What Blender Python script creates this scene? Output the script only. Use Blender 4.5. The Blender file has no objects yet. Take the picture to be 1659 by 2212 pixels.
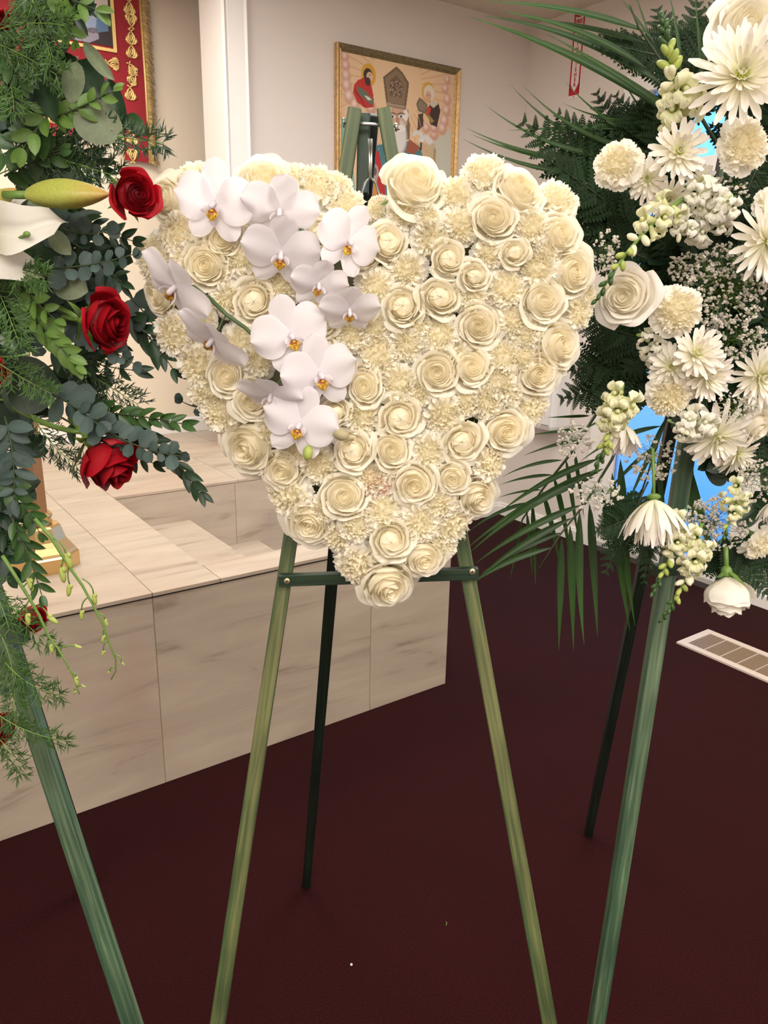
import bpy, bmesh, math, random
import numpy as np
from mathutils import Vector, Matrix, noise
random.seed(7)
PI = math.pi
sin, cos = math.sin, math.cos
SC = bpy.context.scene
COL = SC.collection

# ------------------------------------------------------------------ camera
W, H, F = 1659, 2212, 1678.8
PIT, ROLL, YAW = math.radians(16.7), math.radians(1.095), math.radians(54.48)
CAM = Vector((0, 0, 1.5))
_rt, _up = Vector((1, 0, 0)), Vector((0, sin(PIT), cos(PIT)))
FWD = Vector((0, cos(PIT), -sin(PIT)))
RT = _rt * cos(ROLL) + _up * sin(ROLL)
UP = -_rt * sin(ROLL) + _up * cos(ROLL)
cd = bpy.data.cameras.new('camera')
cam = bpy.data.objects.new('camera', cd)
COL.objects.link(cam)
cd.sensor_fit = 'HORIZONTAL'; cd.sensor_width = 36.0; cd.lens = F / W * 36.0
cd.clip_start = 0.02; cd.clip_end = 60
M = Matrix.Identity(4)
for i in range(3):
    M[i][0], M[i][1], M[i][2], M[i][3] = RT[i], UP[i], -FWD[i], CAM[i]
cam.matrix_world = M
SC.camera = cam

# ------------------------------------------------------------------ world, exposure, lights
wd = bpy.data.worlds.new('sky'); SC.world = wd; wd.use_nodes = True
bg = wd.node_tree.nodes['Background']
bg.inputs[0].default_value = (0.10, 0.36, 1.0, 1); bg.inputs[1].default_value = 3.2
SC.view_settings.view_transform = 'Standard'; SC.view_settings.look = 'None'
SC.view_settings.gamma = 1.0; SC.view_settings.use_curve_mapping = False
SC.view_settings.exposure = 0.0
SC.cycles.max_bounces = 9; SC.cycles.diffuse_bounces = 6; SC.cycles.glossy_bounces = 3
SC.cycles.transmission_bounces = 4; SC.cycles.transparent_max_bounces = 8
SC.cycles.use_denoising = True; SC.cycles.caustics_reflective = False; SC.cycles.caustics_refractive = False
SC.cycles.sample_clamp_indirect = 6.0

UD = Vector((sin(YAW), cos(YAW), 0)); VD = Vector((-cos(YAW), sin(YAW), 0)); ZD = Vector((0, 0, 1))
def UV(u, v, z=0.0): return UD * u + VD * v + ZD * z
ROOM = Matrix(((UD.x, VD.x, 0, 0), (UD.y, VD.y, 0, 0), (0, 0, 1, 0), (0, 0, 0, 1)))

def area_light(name, p, sx, sy, power, col, aim=None):
    l = bpy.data.lights.new(name, 'AREA'); l.shape = 'RECTANGLE'; l.size = sx; l.size_y = sy
    l.energy = power; l.color = col
    o = bpy.data.objects.new(name, l); COL.objects.link(o)
    d = (aim - p) if aim is not None else Vector((0, 0, -1))
    o.matrix_world = Matrix.Translation(p) @ d.to_track_quat('-Z', 'Y').to_matrix().to_4x4()
    return o
WARM = (1.0, 0.945, 0.875)
area_light('ceiling_lamp_or_fill_light', Vector((0.1, -1.15, 2.84)), 2.4, 1.8, 90, WARM)
area_light('ceiling_lamp_or_fill_light', UV(1.0, 1.5, 2.84), 1.2, 1.2, 34, WARM)
area_light('ceiling_lamp_or_fill_light', UV(2.3, 1.5, 2.84), 1.0, 1.0, 40, WARM)  # unseen fill lamp, added to brighten the back wall
area_light('ceiling_lamp_or_fill_light', UV(0.7, 3.3, 2.84), 1.0, 0.8, 33, (1.0, 0.93, 0.83))
area_light('ceiling_lamp_or_fill_light', UV(-2.0, -1.6, 2.84), 1.4, 1.4, 60, WARM)
area_light('ceiling_lamp_or_fill_light', UV(1.6, -1.6, 2.84), 1.4, 1.4, 60, WARM)
pl = area_light('door_daylight_portal', UV(3.62, 2.42, 1.2), 2.3, 0.95, 1, (1, 1, 1), UV(0, 2.42, 1.2))
pl.data.cycles.is_portal = True

# ------------------------------------------------------------------ helpers
def lin(r, g, b):
    f = lambda c: (c / 255 / 12.92) if c <= 10 else ((c / 255 + 0.055) / 1.055) ** 2.4
    return (f(r), f(g), f(b), 1.0)
def ray(x, y): return FWD + RT * ((x - W / 2) / F) - UP * ((y - H / 2) / F)
def hit(x, y, n, k):                       # pixel -> the point of a plane  n.p = k
    d = ray(x, y); return CAM + d * ((k - CAM.dot(n)) / d.dot(n))
def at(x, y, Y):                           # pixel -> the point at world depth Y
    d = ray(x, y); return CAM + d * (Y / d.y)
def pxm(p):                                # metres per photo pixel at p
    return (p - CAM).dot(FWD) / F

class Mb:
    """collects geometry for one mesh"""
    def __init__(s): s.v = []; s.f = []; s.c = []; s.m = []
    def add(s, v, f, c=None, mi=0):
        o = len(s.v); s.v += [tuple(q) for q in v]; s.f += [tuple(i + o for i in q) for q in f]
        s.c += list(c) if c is not None else [1.0] * len(v); s.m += [mi] * len(f)
    def box(s, a, b, mi=0):
        x0, y0, z0 = a; x1, y1, z1 = b
        s.add([(x0, y0, z0), (x1, y0, z0), (x1, y1, z0), (x0, y1, z0), (x0, y0, z1), (x1, y0, z1), (x1, y1, z1), (x0, y1, z1)],
              [(0, 3, 2, 1), (4, 5, 6, 7), (0, 1, 5, 4), (1, 2, 6, 5), (2, 3, 7, 6), (3, 0, 4, 7)], None, mi)
    def tube(s, pts, rads, n=6, t=None, mi=0):
        pts = [Vector(p) for p in pts]; V = []; Fc = []
        if not hasattr(rads, '__len__'): rads = [rads] * len(pts)
        ref = Vector((0.13, 0.27, 0.95))
        for i, p in enumerate(pts):
            d = (pts[min(i + 1, len(pts) - 1)] - pts[max(i - 1, 0)])
            d = d.normalized() if d.length > 1e-9 else Vector((0, 0, 1))
            a = d.cross(ref); a = a.normalized() if a.length > 1e-3 else d.orthogonal().normalized()
            b = d.cross(a)
            for k in range(n):
                V.append(p + (a * cos(2 * PI * k / n) + b * sin(2 * PI * k / n)) * rads[i])
        for i in range(len(pts) - 1):
            for k in range(n):
                Fc.append((i * n + k, i * n + (k + 1) % n, (i + 1) * n + (k + 1) % n, (i + 1) * n + k))
        Fc.append(tuple(range(n))[::-1]); Fc.append(tuple((len(pts) - 1) * n + k for k in range(n)))
        s.add(V, Fc, [t if t is not None else 1.0] * len(V), mi)
    def ball(s, c, r, nu=7, nv=5, sc=(1, 1, 1), t=1.0, mi=0):
        V = []; Fc = []; c = Vector(c)
        for j in range(nv + 1):
            a = PI * j / nv
            for i in range(nu):
                b = 2 * PI * i / nu
                V.append(c + Vector((sin(a) * cos(b) * sc[0], sin(a) * sin(b) * sc[1], cos(a) * sc[2])) * r)
        for j in range(nv):
            for i in range(nu):
                Fc.append((j * nu + i, j * nu + (i + 1) % nu, (j + 1) * nu + (i + 1) % nu, (j + 1) * nu + i))
        s.add(V, Fc, [t] * len(V), mi)
    def xf(s, mat): s.v = [tuple(mat @ Vector(q)) for q in s.v]; return s
    def mesh(s, name, mat, smooth=True):
        me = bpy.data.meshes.new(name); me.from_pydata(s.v, [], s.f); 
        if any(c != 1.0 for c in s.c):
            at_ = me.attributes.new('tone', 'FLOAT', 'POINT'); at_.data.foreach_set('value', s.c)
        else:
            at_ = me.attributes.new('tone', 'FLOAT', 'POINT'); at_.data.foreach_set('value', [1.0] * len(s.v))
        for m_ in (mat if isinstance(mat, (list, tuple)) else [mat]): me.materials.append(m_)
        if isinstance(mat, (list, tuple)): me.polygons.foreach_set('material_index', s.m)
        if smooth: me.polygons.foreach_set('use_smooth', [True] * len(me.polygons))
        me.update(); return me

def link(name, me, parent=None, mw=None):
    o = bpy.data.objects.new(name, me); COL.objects.link(o)
    if parent is not None: o.parent = parent
    if mw is not None: o.matrix_basis = mw
    return o
def tag(o, label=None, cat=None, group=None, kind=None):
    if label: o['label'] = label
    if cat: o['category'] = cat
    if group: o['group'] = group
    if kind: o['kind'] = kind
    return o
def thing(name, label, cat, mw=None, group=None):
    return tag(link(name, None, None, mw), label, cat, group)
def grid(nu, nv, fn, wrap=False):
    V = []; T = []; Fc = []
    for j in range(nv + 1):
        for i in range(nu + 1):
            p, t = fn(-1 + 2 * i / nu, j / nv); V.append(p); T.append(t)
    for j in range(nv):
        for i in range(nu):
            a = j * (nu + 1) + i; Fc.append((a, a + 1, a + nu + 2, a + nu + 1))
    return V, Fc, T
def frame(p, n, s=1.0, spin=0.0, up=Vector((0, 0, 1))):
    """matrix at p whose local Z looks along n, local Y as near to 'up' as it can, scaled, spun about Z"""
    n = n.normalized(); x = up.cross(n)
    x = x.normalized() if x.length > 1e-4 else Vector((1, 0, 0)); y = n.cross(x)
    R = Matrix(((x.x, y.x, n.x, 0), (x.y, y.y, n.y, 0), (x.z, y.z, n.z, 0), (0, 0, 0, 1)))
    S = Matrix.Diagonal((s, s, s, 1)) if not hasattr(s, '__len__') else Matrix.Diagonal((s[0], s[1], s[2], 1))
    return Matrix.Translation(p) @ R @ Matrix.Rotation(spin, 4, 'Z') @ S
def bez(p0, p1, p2, n):
    return [p0 * (1 - t) ** 2 + p1 * 2 * t * (1 - t) + p2 * t * t for t in [i / n for i in range(n + 1)]]

# ------------------------------------------------------------------ materials
MATS = {}
def mat(name, base, rough=0.6, base0=None, trans=0.0, noise_s=0.0, noise_a=0.0, metal=0.0, bump=0.0, bump_s=200, spec=0.5, stretch=None, sheen=0.0, island=0.0):
    m = bpy.data.materials.new(name); m.use_nodes = True; nt = m.node_tree; N = nt.nodes; L = nt.links
    b = N['Principled BSDF']; out = N['Material Output']
    b.inputs['Roughness'].default_value = rough; b.inputs['Metallic'].default_value = metal
    b.inputs['Specular IOR Level'].default_value = spec
    if sheen: b.inputs['Sheen Weight'].default_value = sheen
    c = N.new('ShaderNodeMixRGB'); c.inputs[1].default_value = base0 or base; c.inputs[2].default_value = base
    a = N.new('ShaderNodeAttribute'); a.attribute_name = 'tone'; L.new(a.outputs['Fac'], c.inputs[0])
    colout = c.outputs[0]
    tc = N.new('ShaderNodeTexCoord'); co = tc.outputs['Object']
    if stretch:
        mp = N.new('ShaderNodeMapping'); mp.inputs['Scale'].default_value = stretch; L.new(co, mp.inputs[0]); co = mp.outputs[0]
    if noise_a:
        nz = N.new('ShaderNodeTexNoise'); nz.inputs['Scale'].default_value = noise_s; nz.inputs['Detail'].default_value = 4
        L.new(co, nz.inputs['Vector'])
        mr = N.new('ShaderNodeMapRange'); mr.inputs[1].default_value = 0.3; mr.inputs[2].default_value = 0.7
        mr.inputs[3].default_value = 1 - noise_a; mr.inputs[4].default_value = 1 + noise_a
        L.new(nz.outputs[0], mr.inputs[0])
        mx = N.new('ShaderNodeVectorMath'); mx.operation = 'SCALE'; L.new(colout, mx.inputs[0]); L.new(mr.outputs[0], mx.inputs['Scale'])
        colout = mx.outputs[0]
    if island:
        oi = N.new('ShaderNodeObjectInfo'); mr = N.new('ShaderNodeMapRange'); mr.inputs[3].default_value = 1 - island; mr.inputs[4].default_value = 1 + island
        L.new(oi.outputs['Random'], mr.inputs[0]); mx = N.new('ShaderNodeVectorMath'); mx.operation = 'SCALE'
        L.new(colout, mx.inputs[0]); L.new(mr.outputs[0], mx.inputs['Scale']); colout = mx.outputs[0]
    L.new(colout, b.inputs['Base Color'])
    if bump:
        n2 = N.new('ShaderNodeTexNoise'); n2.inputs['Scale'].default_value = bump_s; L.new(co, n2.inputs['Vector'])
        bp = N.new('ShaderNodeBump'); bp.inputs['Strength'].default_value = bump; bp.inputs['Distance'].default_value = 0.002
        L.new(n2.outputs[0], bp.inputs['Height']); L.new(bp.outputs[0], b.inputs['Normal'])
    if trans:
        tr = N.new('ShaderNodeBsdfTranslucent'); L.new(colout, tr.inputs[0]); ms = N.new('ShaderNodeMixShader')
        ms.inputs[0].default_value = trans; L.new(b.outputs[0], ms.inputs[1]); L.new(tr.outputs[0], ms.inputs[2])
        L.new(ms.outputs[0], out.inputs[0])
    MATS[name] = m; return m
ROSE = mat('ivory rose petal', lin(252, 247, 232), 0.55, lin(253, 244, 216), 0.38, spec=0.25, island=0.02)
ROSEW = mat('white rose petal', lin(250, 245, 236), 0.55, lin(245, 238, 212), 0.28, spec=0.25)
CARN = mat('white carnation petal', lin(254, 250, 240), 0.7, lin(254, 246, 216), 0.36, spec=0.15)
CARNP = mat('blush carnation petal', lin(250, 238, 226), 0.7, lin(246, 216, 194), 0.3, spec=0.15)
ORCH = mat('orchid petal', lin(240, 235, 239), 0.5, lin(240, 235, 234), 0.3, spec=0.25)
ORLIP = mat('orchid lip', lin(240, 205, 70), 0.5, lin(150, 50, 30), 0.1)
RED = mat('red rose petal', lin(172, 13, 30), 0.5, lin(96, 4, 14), 0.15, spec=0.3, island=0.08)
MUM = mat('white mum floret', lin(250, 243, 238), 0.6, lin(226, 232, 150), 0.25, spec=0.2)
LILY = mat('lily petal', lin(226, 221, 210), 0.45, lin(206, 208, 156), 0.2, spec=0.3, bump=0.15, bump_s=40)
SNAP = mat('snapdragon petal', lin(244, 240, 212), 0.55, lin(206, 214, 128), 0.25, spec=0.2)
STOCK = mat('stock petal', lin(244, 240, 232), 0.6, lin(226, 228, 190), 0.25, spec=0.2)
BREATH = mat('tiny white bloom', lin(232, 224, 214), 0.7, lin(200, 196, 180), 0.2)
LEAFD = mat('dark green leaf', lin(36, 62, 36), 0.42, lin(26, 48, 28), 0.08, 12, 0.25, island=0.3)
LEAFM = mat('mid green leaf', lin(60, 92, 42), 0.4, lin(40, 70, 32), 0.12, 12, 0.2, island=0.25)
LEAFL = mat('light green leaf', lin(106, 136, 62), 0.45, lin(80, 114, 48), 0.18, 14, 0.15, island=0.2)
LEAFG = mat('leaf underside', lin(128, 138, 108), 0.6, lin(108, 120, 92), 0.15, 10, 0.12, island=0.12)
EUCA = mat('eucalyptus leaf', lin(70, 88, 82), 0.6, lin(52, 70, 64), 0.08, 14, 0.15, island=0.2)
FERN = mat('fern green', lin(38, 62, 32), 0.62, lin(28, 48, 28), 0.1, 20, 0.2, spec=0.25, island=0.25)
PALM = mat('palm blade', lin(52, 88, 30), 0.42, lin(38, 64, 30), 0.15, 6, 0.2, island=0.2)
NEEDLE = mat('asparagus needle', lin(76, 112, 48), 0.5, lin(44, 74, 32), 0.2, island=0.25)
STEM = mat('green stem', lin(104, 136, 60), 0.45, lin(70, 100, 44), 0.0, 30, 0.12)
STEMD = mat('dark stem', lin(52, 64, 36), 0.6, lin(44, 50, 34))
BARK = mat('brown twig', lin(110, 84, 56), 0.7, lin(84, 66, 46), 0.0, 40, 0.2)
ORSTEM = mat('orchid stem', lin(70, 92, 54), 0.5, lin(52, 72, 44))
BUDG = mat('green bud', lin(170, 184, 92), 0.45, lin(140, 160, 70), 0.1)
LILYB = mat('lily bud', lin(176, 182, 84), 0.4, lin(196, 150, 84), 0.1, 14, 0.12, stretch=(30, 30, 2))
BUDO = mat('orchid bud', lin(176, 164, 128), 0.5, lin(120, 128, 78), 0.05)
FOAM = mat('green floral foam', lin(34, 52, 36), 0.9, None, 0, 120, 0.3, bump=0.6, bump_s=300)
FOAMW = mat('heart foam', lin(120, 122, 96), 0.9, None, 0, 80, 0.3, bump=0.5, bump_s=200)
BLACKP = mat('black plastic', lin(26, 28, 28), 0.4)
STEEL = mat('steel wire', lin(176, 176, 172), 0.3, metal=0.9)
SCREW = mat('brass screw', lin(226, 206, 160), 0.3, metal=0.8)
BRASS = mat('polished brass', lin(218, 184, 128), 0.28, metal=0.9)
BRASSP = mat('brass post', lin(160, 122, 88), 0.4, metal=0.6)
def wood(name, c0, c1, c2):
    m = bpy.data.materials.new(name); m.use_nodes = True; nt = m.node_tree; N = nt.nodes; L = nt.links; b = N['Principled BSDF']
    tc = N.new('ShaderNodeTexCoord'); mp = N.new('ShaderNodeMapping'); mp.inputs['Scale'].default_value = (90, 90, 3.2)
    L.new(tc.outputs['Object'], mp.inputs[0])
    nz = N.new('ShaderNodeTexNoise'); nz.inputs['Scale'].default_value = 1.6; nz.inputs['Detail'].default_value = 6; nz.inputs['Distortion'].default_value = 0.6
    L.new(mp.outputs[0], nz.inputs['Vector'])
    cr = N.new('ShaderNodeValToRGB'); cr.color_ramp.elements[0].position = 0.3; cr.color_ramp.elements[0].color = c0
    cr.color_ramp.elements[1].position = 0.72; cr.color_ramp.elements[1].color = c2
    e = cr.color_ramp.elements.new(0.5); e.color = c1; L.new(nz.outputs[0], cr.inputs[0])
    mp2 = N.new('ShaderNodeMapping'); mp2.inputs['Scale'].default_value = (8, 8, 3); L.new(tc.outputs['Object'], mp2.inputs[0])
    n2 = N.new('ShaderNodeTexNoise'); n2.inputs['Scale'].default_value = 2.0; L.new(mp2.outputs[0], n2.inputs['Vector'])
    mr = N.new('ShaderNodeMapRange'); mr.inputs[1].default_value = 0.3; mr.inputs[2].default_value = 0.7; mr.inputs[3].default_value = 0.7; mr.inputs[4].default_value = 1.25
    L.new(n2.outputs[0], mr.inputs[0]); sc = N.new('ShaderNodeVectorMath'); sc.operation = 'SCALE'
    L.new(cr.outputs[0], sc.inputs[0]); L.new(mr.outputs[0], sc.inputs['Scale']); L.new(sc.outputs[0], b.inputs['Base Color'])
    b.inputs['Roughness'].default_value = 0.5
    bp = N.new('ShaderNodeBump'); bp.inputs['Strength'].default_value = 0.35; bp.inputs['Distance'].default_value = 0.001
    L.new(nz.outputs[0], bp.inputs['Height']); L.new(bp.outputs[0], b.inputs['Normal'])
    return m
WOODL = wood('green stained wood', lin(48, 72, 46), lin(84, 96, 58), lin(124, 122, 80))
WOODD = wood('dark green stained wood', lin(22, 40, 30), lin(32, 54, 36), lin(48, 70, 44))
WOODB = wood('blue green stained wood', lin(36, 62, 46), lin(62, 88, 64), lin(104, 120, 92))
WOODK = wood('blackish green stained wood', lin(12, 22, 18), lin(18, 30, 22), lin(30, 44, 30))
WALLM = mat('wall paint', lin(224, 215, 208), 0.85, None, 0, 3, 0.015, bump=0.12, bump_s=140, spec=0.2)
WALLW = mat('warm wall paint', lin(228, 216, 196), 0.85, None, 0, 3, 0.015, bump=0.12, bump_s=140, spec=0.2)
TRIMW = mat('white gloss trim', lin(236, 232, 228), 0.4)
CEIL = mat('ceiling paint', lin(206, 196, 182), 0.9)
GROUT = mat('grout', lin(176, 158, 138), 0.9)
VENTF = mat('vent frame', lin(206, 192, 180), 0.5)
VENTL = mat('vent louvre', lin(136, 116, 92), 0.5)
CONC = mat('outdoor concrete', lin(190, 190, 190), 0.9)
WHITEM = mat('white enamel', lin(228, 226, 224), 0.35)

def carpet():
    m = mat('carpet', lin(84, 24, 26), 0.95, spec=0.05, sheen=0.03); nt = m.node_tree; N = nt.nodes; L = nt.links; b = N['Principled BSDF']
    tc = N.new('ShaderNodeTexCoord'); n1 = N.new('ShaderNodeTexNoise'); n1.inputs['Scale'].default_value = 260; n1.inputs['Detail'].default_value = 3
    n2 = N.new('ShaderNodeTexNoise'); n2.inputs['Scale'].default_value = 3.0
    L.new(tc.outputs['Object'], n1.inputs['Vector']); L.new(tc.outputs['Object'], n2.inputs['Vector'])
    cr = N.new('ShaderNodeValToRGB'); cr.color_ramp.elements[0].color = lin(30, 7, 8); cr.color_ramp.elements[1].color = lin(48, 13, 14)
    cr.color_ramp.elements[0].position = 0.35; cr.color_ramp.elements[1].position = 0.66
    L.new(n1.outputs[0], cr.inputs[0]); mr = N.new('ShaderNodeMapRange'); mr.inputs[3].default_value = 0.85; mr.inputs[4].default_value = 1.15
    L.new(n2.outputs[0], mr.inputs[0]); sc = N.new('ShaderNodeVectorMath'); sc.operation = 'SCALE'; L.new(cr.outputs[0], sc.inputs[0]); L.new(mr.outputs[0], sc.inputs['Scale'])
    L.new(sc.outputs[0], b.inputs['Base Color'])
    bp = N.new('ShaderNodeBump'); bp.inputs['Strength'].default_value = 0.5; bp.inputs['Distance'].default_value = 0.004
    L.new(n1.outputs[0], bp.inputs['Height']); L.new(bp.outputs[0], b.inputs['Normal']); return m
CARPET = carpet()
def tilemat():
    m = mat('stone look tile', lin(200, 180, 156), 0.42, spec=0.4); nt = m.node_tree; N = nt.nodes; L = nt.links; b = N['Principled BSDF']
    tc = N.new('ShaderNodeTexCoord'); oi = N.new('ShaderNodeObjectInfo')
    ad = N.new('ShaderNodeVectorMath'); ad.operation = 'MULTIPLY_ADD'; ad.inputs[1].default_value = (1, 1, 1)
    cb = N.new('ShaderNodeCombineXYZ'); ml = N.new('ShaderNodeMath'); ml.operation = 'MULTIPLY'; ml.inputs[1].default_value = 30
    L.new(oi.outputs['Random'], ml.inputs[0]); L.new(ml.outputs[0], cb.inputs[1]); L.new(ml.outputs[0], cb.inputs[2])
    L.new(tc.outputs['Object'], ad.inputs[0]); L.new(cb.outputs[0], ad.inputs[2])
    mp = N.new('ShaderNodeMapping'); mp.inputs['Scale'].default_value = (1.6, 10, 10); mp.inputs['Rotation'].default_value = (0, 0.1, 0.06); L.new(ad.outputs[0], mp.inputs[0])
    n1 = N.new('ShaderNodeTexNoise'); n1.inputs['Scale'].default_value = 1.0; n1.inputs['Detail'].default_value = 7; n1.inputs['Distortion'].default_value = 1.4; n1.inputs['Roughness'].default_value = 0.6
    L.new(mp.outputs[0], n1.inputs['Vector'])
    cr = N.new('ShaderNodeValToRGB'); e = cr.color_ramp.elements
    e[0].position = 0.28; e[0].color = lin(150, 135, 120); e[1].position = 0.72; e[1].color = lin(198, 184, 166)
    q = e.new(0.42); q.color = lin(181, 167, 150)
    L.new(n1.outputs[0], cr.inputs[0])
    n2 = N.new('ShaderNodeTexNoise'); n2.inputs['Scale'].default_value = 2.2; n2.inputs['Detail'].default_value = 3; L.new(ad.outputs[0], n2.inputs['Vector'])
    r2 = N.new('ShaderNodeValToRGB'); r2.color_ramp.elements[0].position = 0.55; r2.color_ramp.elements[0].color = (0, 0, 0, 1); r2.color_ramp.elements[1].position = 0.75
    r2.color_ramp.elements[1].color = (0.6, 0.6, 0.6, 1); L.new(n2.outputs[0], r2.inputs[0])
    mx = N.new('ShaderNodeMixRGB'); mx.inputs[2].default_value = lin(182, 154, 138); L.new(r2.outputs[0], mx.inputs[0]); L.new(cr.outputs[0], mx.inputs[1])
    L.new(mx.outputs[0], b.inputs['Base Color']); return m
TILE = tilemat()
def vcol(name, rough=0.6):
    m = bpy.data.materials.new(name); m.use_nodes = True; N = m.node_tree.nodes; b = N['Principled BSDF']
    a = N.new('ShaderNodeAttribute'); a.attribute_name = 'print'; m.node_tree.links.new(a.outputs['Color'], b.inputs['Base Color'])
    b.inputs['Roughness'].default_value = rough; return m
PRINT = vcol('printed colours', 0.45)
REDC = mat('red velvet cloth', lin(150, 18, 34), 0.8, None, 0, 5, 0.2, bump=0.2, bump_s=60, sheen=0.3)
GOLD = mat('gold embroidery', lin(236, 204, 134), 0.4, None, 0, 300, 0.2, metal=0.45, bump=0.4, bump_s=500)
FRINGE = mat('gold fringe', lin(214, 186, 128), 0.6, lin(166, 136, 84), metal=0.2)
FRAMEG = mat('antique gold frame', lin(186, 150, 96), 0.4, None, 0, 60, 0.25, metal=0.4, bump=0.4, bump_s=150)
FRAMED = mat('darker antique frame', lin(122, 108, 76), 0.5, None, 0, 80, 0.3, metal=0.3, bump=0.5, bump_s=150)
SIGNR = mat('sign red', lin(190, 24, 48), 0.5)
SIGNW = mat('sign white', lin(236, 228, 222), 0.5)
def glass():
    m = bpy.data.materials.new('door glass'); m.use_nodes = True; nt = m.node_tree; N = nt.nodes; L = nt.links
    t = N.new('ShaderNodeBsdfTransparent'); g = N.new('ShaderNodeBsdfGlossy'); g.inputs['Roughness'].default_value = 0.02
    fr = N.new('ShaderNodeFresnel'); ms = N.new('ShaderNodeMixShader'); L.new(fr.outputs[0], ms.inputs[0]); L.new(t.outputs[0], ms.inputs[1]); L.new(g.outputs[0], ms.inputs[2])
    L.new(ms.outputs[0], N['Material Output'].inputs[0]); return m
GLASS = glass()
# ================================================================== the room (all in room axes u, v, z)
UA, VA, VB, ZC, HP = 3.55, 3.634, 4.28, 2.89, 0.632
VJ = VA + 0.235
def rbox(name, a, b, m, parent=None, kind=None, bevel=0.0):
    mb = Mb(); c = [(a[i] + b[i]) / 2 for i in range(3)]; h = [(b[i] - a[i]) / 2 for i in range(3)]
    mb.box([-q for q in h], h); me = mb.mesh(name, m, False)
    if bevel:
        bm = bmesh.new(); bm.from_mesh(me); bmesh.ops.bevel(bm, geom=bm.edges[:], offset=bevel, segments=2, profile=0.5, affect='EDGES'); bm.to_mesh(me); bm.free()
    mw = (Matrix.Translation(c) if parent is not None else ROOM @ Matrix.Translation(c))
    o = link(name, me, parent, mw)
    if kind: o['kind'] = kind
    return o
S = 'structure'
rbox('floor', (-3.2, -3.2, -0.1), (3.75, 4.4, 0), CARPET, kind=S)
rbox('ceiling', (-3.2, -3.2, ZC), (3.75, 4.4, ZC + 0.08), CEIL, kind=S)
rbox('wall_back', (1.662, VA, 0), (UA + 0.2, VJ, ZC), WALLM, kind=S)
rbox('wall_alcove', (-3.2, VB, 0), (3.75, VB + 0.1, ZC), WALLW, kind=S)
rbox('wall_left', (-3.2, -3.2, 0), (-3.05, VB, ZC), WALLM, kind=S)
rbox('wall_front', (-3.05, -3.2, 0), (UA + 0.2, -3.05, ZC), WALLM, kind=S)
DV0, DV1, DZ1 = 1.93, 2.86, 2.46
w = Mb()
w.box((UA, -3.05, 0), (UA + 0.15, DV0, ZC)); w.box((UA, DV1, 0), (UA + 0.15, VA, ZC)); w.box((UA, DV0, DZ1), (UA + 0.15, DV1, ZC))
tag(link('wall_right', w.mesh('wall_right', WALLM, False), None, ROOM), kind=S)
# casing at the end of the back wall: flat board, rounded outer edge, back band
def strip(name, prof, z0, z1, m, kind=S):
    mb = Mb(); n = len(prof)
    V = [(x, y, z0) for x, y in prof] + [(x, y, z1) for x, y in prof]
    mb.add(V, [(i, (i + 1) % n, n + (i + 1) % n, n + i) for i in range(n)] + [tuple(range(n))[::-1], tuple(range(n, 2 * n))])
    return tag(link(name, mb.mesh(name, m, False), None, ROOM), kind=kind)
c0 = 1.654
strip('trim_1', [(c0, VJ - 0.002), (c0, VA - 0.006), (c0 + 0.003, VA - 0.014), (c0 + 0.010, VA - 0.018), (c0 + 0.016, VA - 0.014), (c0 + 0.019, VA - 0.006), (c0 + 0.028, VA - 0.012),
                 (c0 + 0.105, VA - 0.018), (c0 + 0.116, VA - 0.024), (c0 + 0.122, VA - 0.020), (c0 + 0.122, VA - 0.001), (c0 + 0.008, VA - 0.001), (c0 + 0.008, VJ - 0.002)], 0.0, ZC, TRIMW)
def baseb(name, a, b, z0, hh, nrm):
    """baseboard from a to b (u, v), moulded top, standing out along nrm"""
    a = Vector((a[0], a[1], 0)); b = Vector((b[0], b[1], 0)); nn = Vector((nrm[0], nrm[1], 0)); mb = Mb()
    prof = [(0.001, 0), (0.014, 0), (0.014, hh * 0.72), (0.009, hh * 0.8), (0.011, hh * 0.86), (0.006, hh), (0.001, hh)]; n = len(prof)
    V = [a + nn * d + ZD * (z0 + z) for d, z in prof] + [b + nn * d + ZD * (z0 + z) for d, z in prof]
    mb.add(V, [(i, (i + 1) % n, n + (i + 1) % n, n + i) for i in range(n)] + [tuple(range(n))[::-1], tuple(range(n, 2 * n))])
    return tag(link(name, mb.mesh(name, TRIMW, False), None, ROOM), kind=S)
baseb('baseboard_alcove', (-3, VB), (3.5, VB), HP, 0.085, (0, -1))
baseb('baseboard_right', (UA, DV0 - 0.07), (UA, -3.0), 0, 0.085, (-1, 0))
baseb('baseboard_corner', (UA, VA), (UA, DV1 + 0.07), 0, 0.085, (-1, 0))
baseb('baseboard_back', (1.78, VA), (UA, VA), 0, 0.085, (0, -1))
# glazed door to the outside
d = tag(link('door_1', None, None, ROOM), kind=S)
FRM = TRIMW
rbox('frame', (UA - 0.012, DV0 - 0.06, 0), (UA + 0.1, DV0 + 0.03, DZ1 + 0.05), FRM, d)
rbox('frame', (UA - 0.012, DV1 - 0.03, 0), (UA + 0.1, DV1 + 0.06, DZ1 + 0.05), FRM, d)
rbox('frame', (UA - 0.012, DV0 + 0.03, DZ1 - 0.04), (UA + 0.1, DV1 - 0.03, DZ1 + 0.05), FRM, d)
rbox('sill', (UA - 0.03, DV0 + 0.03, 0), (UA + 0.12, DV1 - 0.03, 0.03), STEEL, d)
rbox('stile', (UA + 0.03, DV0 + 0.03, 0.03), (UA + 0.07, DV0 + 0.09, DZ1 - 0.04), FRM, d)
rbox('stile', (UA + 0.03, DV1 - 0.09, 0.03), (UA + 0.07, DV1 - 0.03, DZ1 - 0.04), FRM, d)
rbox('rail', (UA + 0.03, DV0 + 0.09, 0.03), (UA + 0.07, DV1 - 0.09, 0.12), FRM, d)
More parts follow.
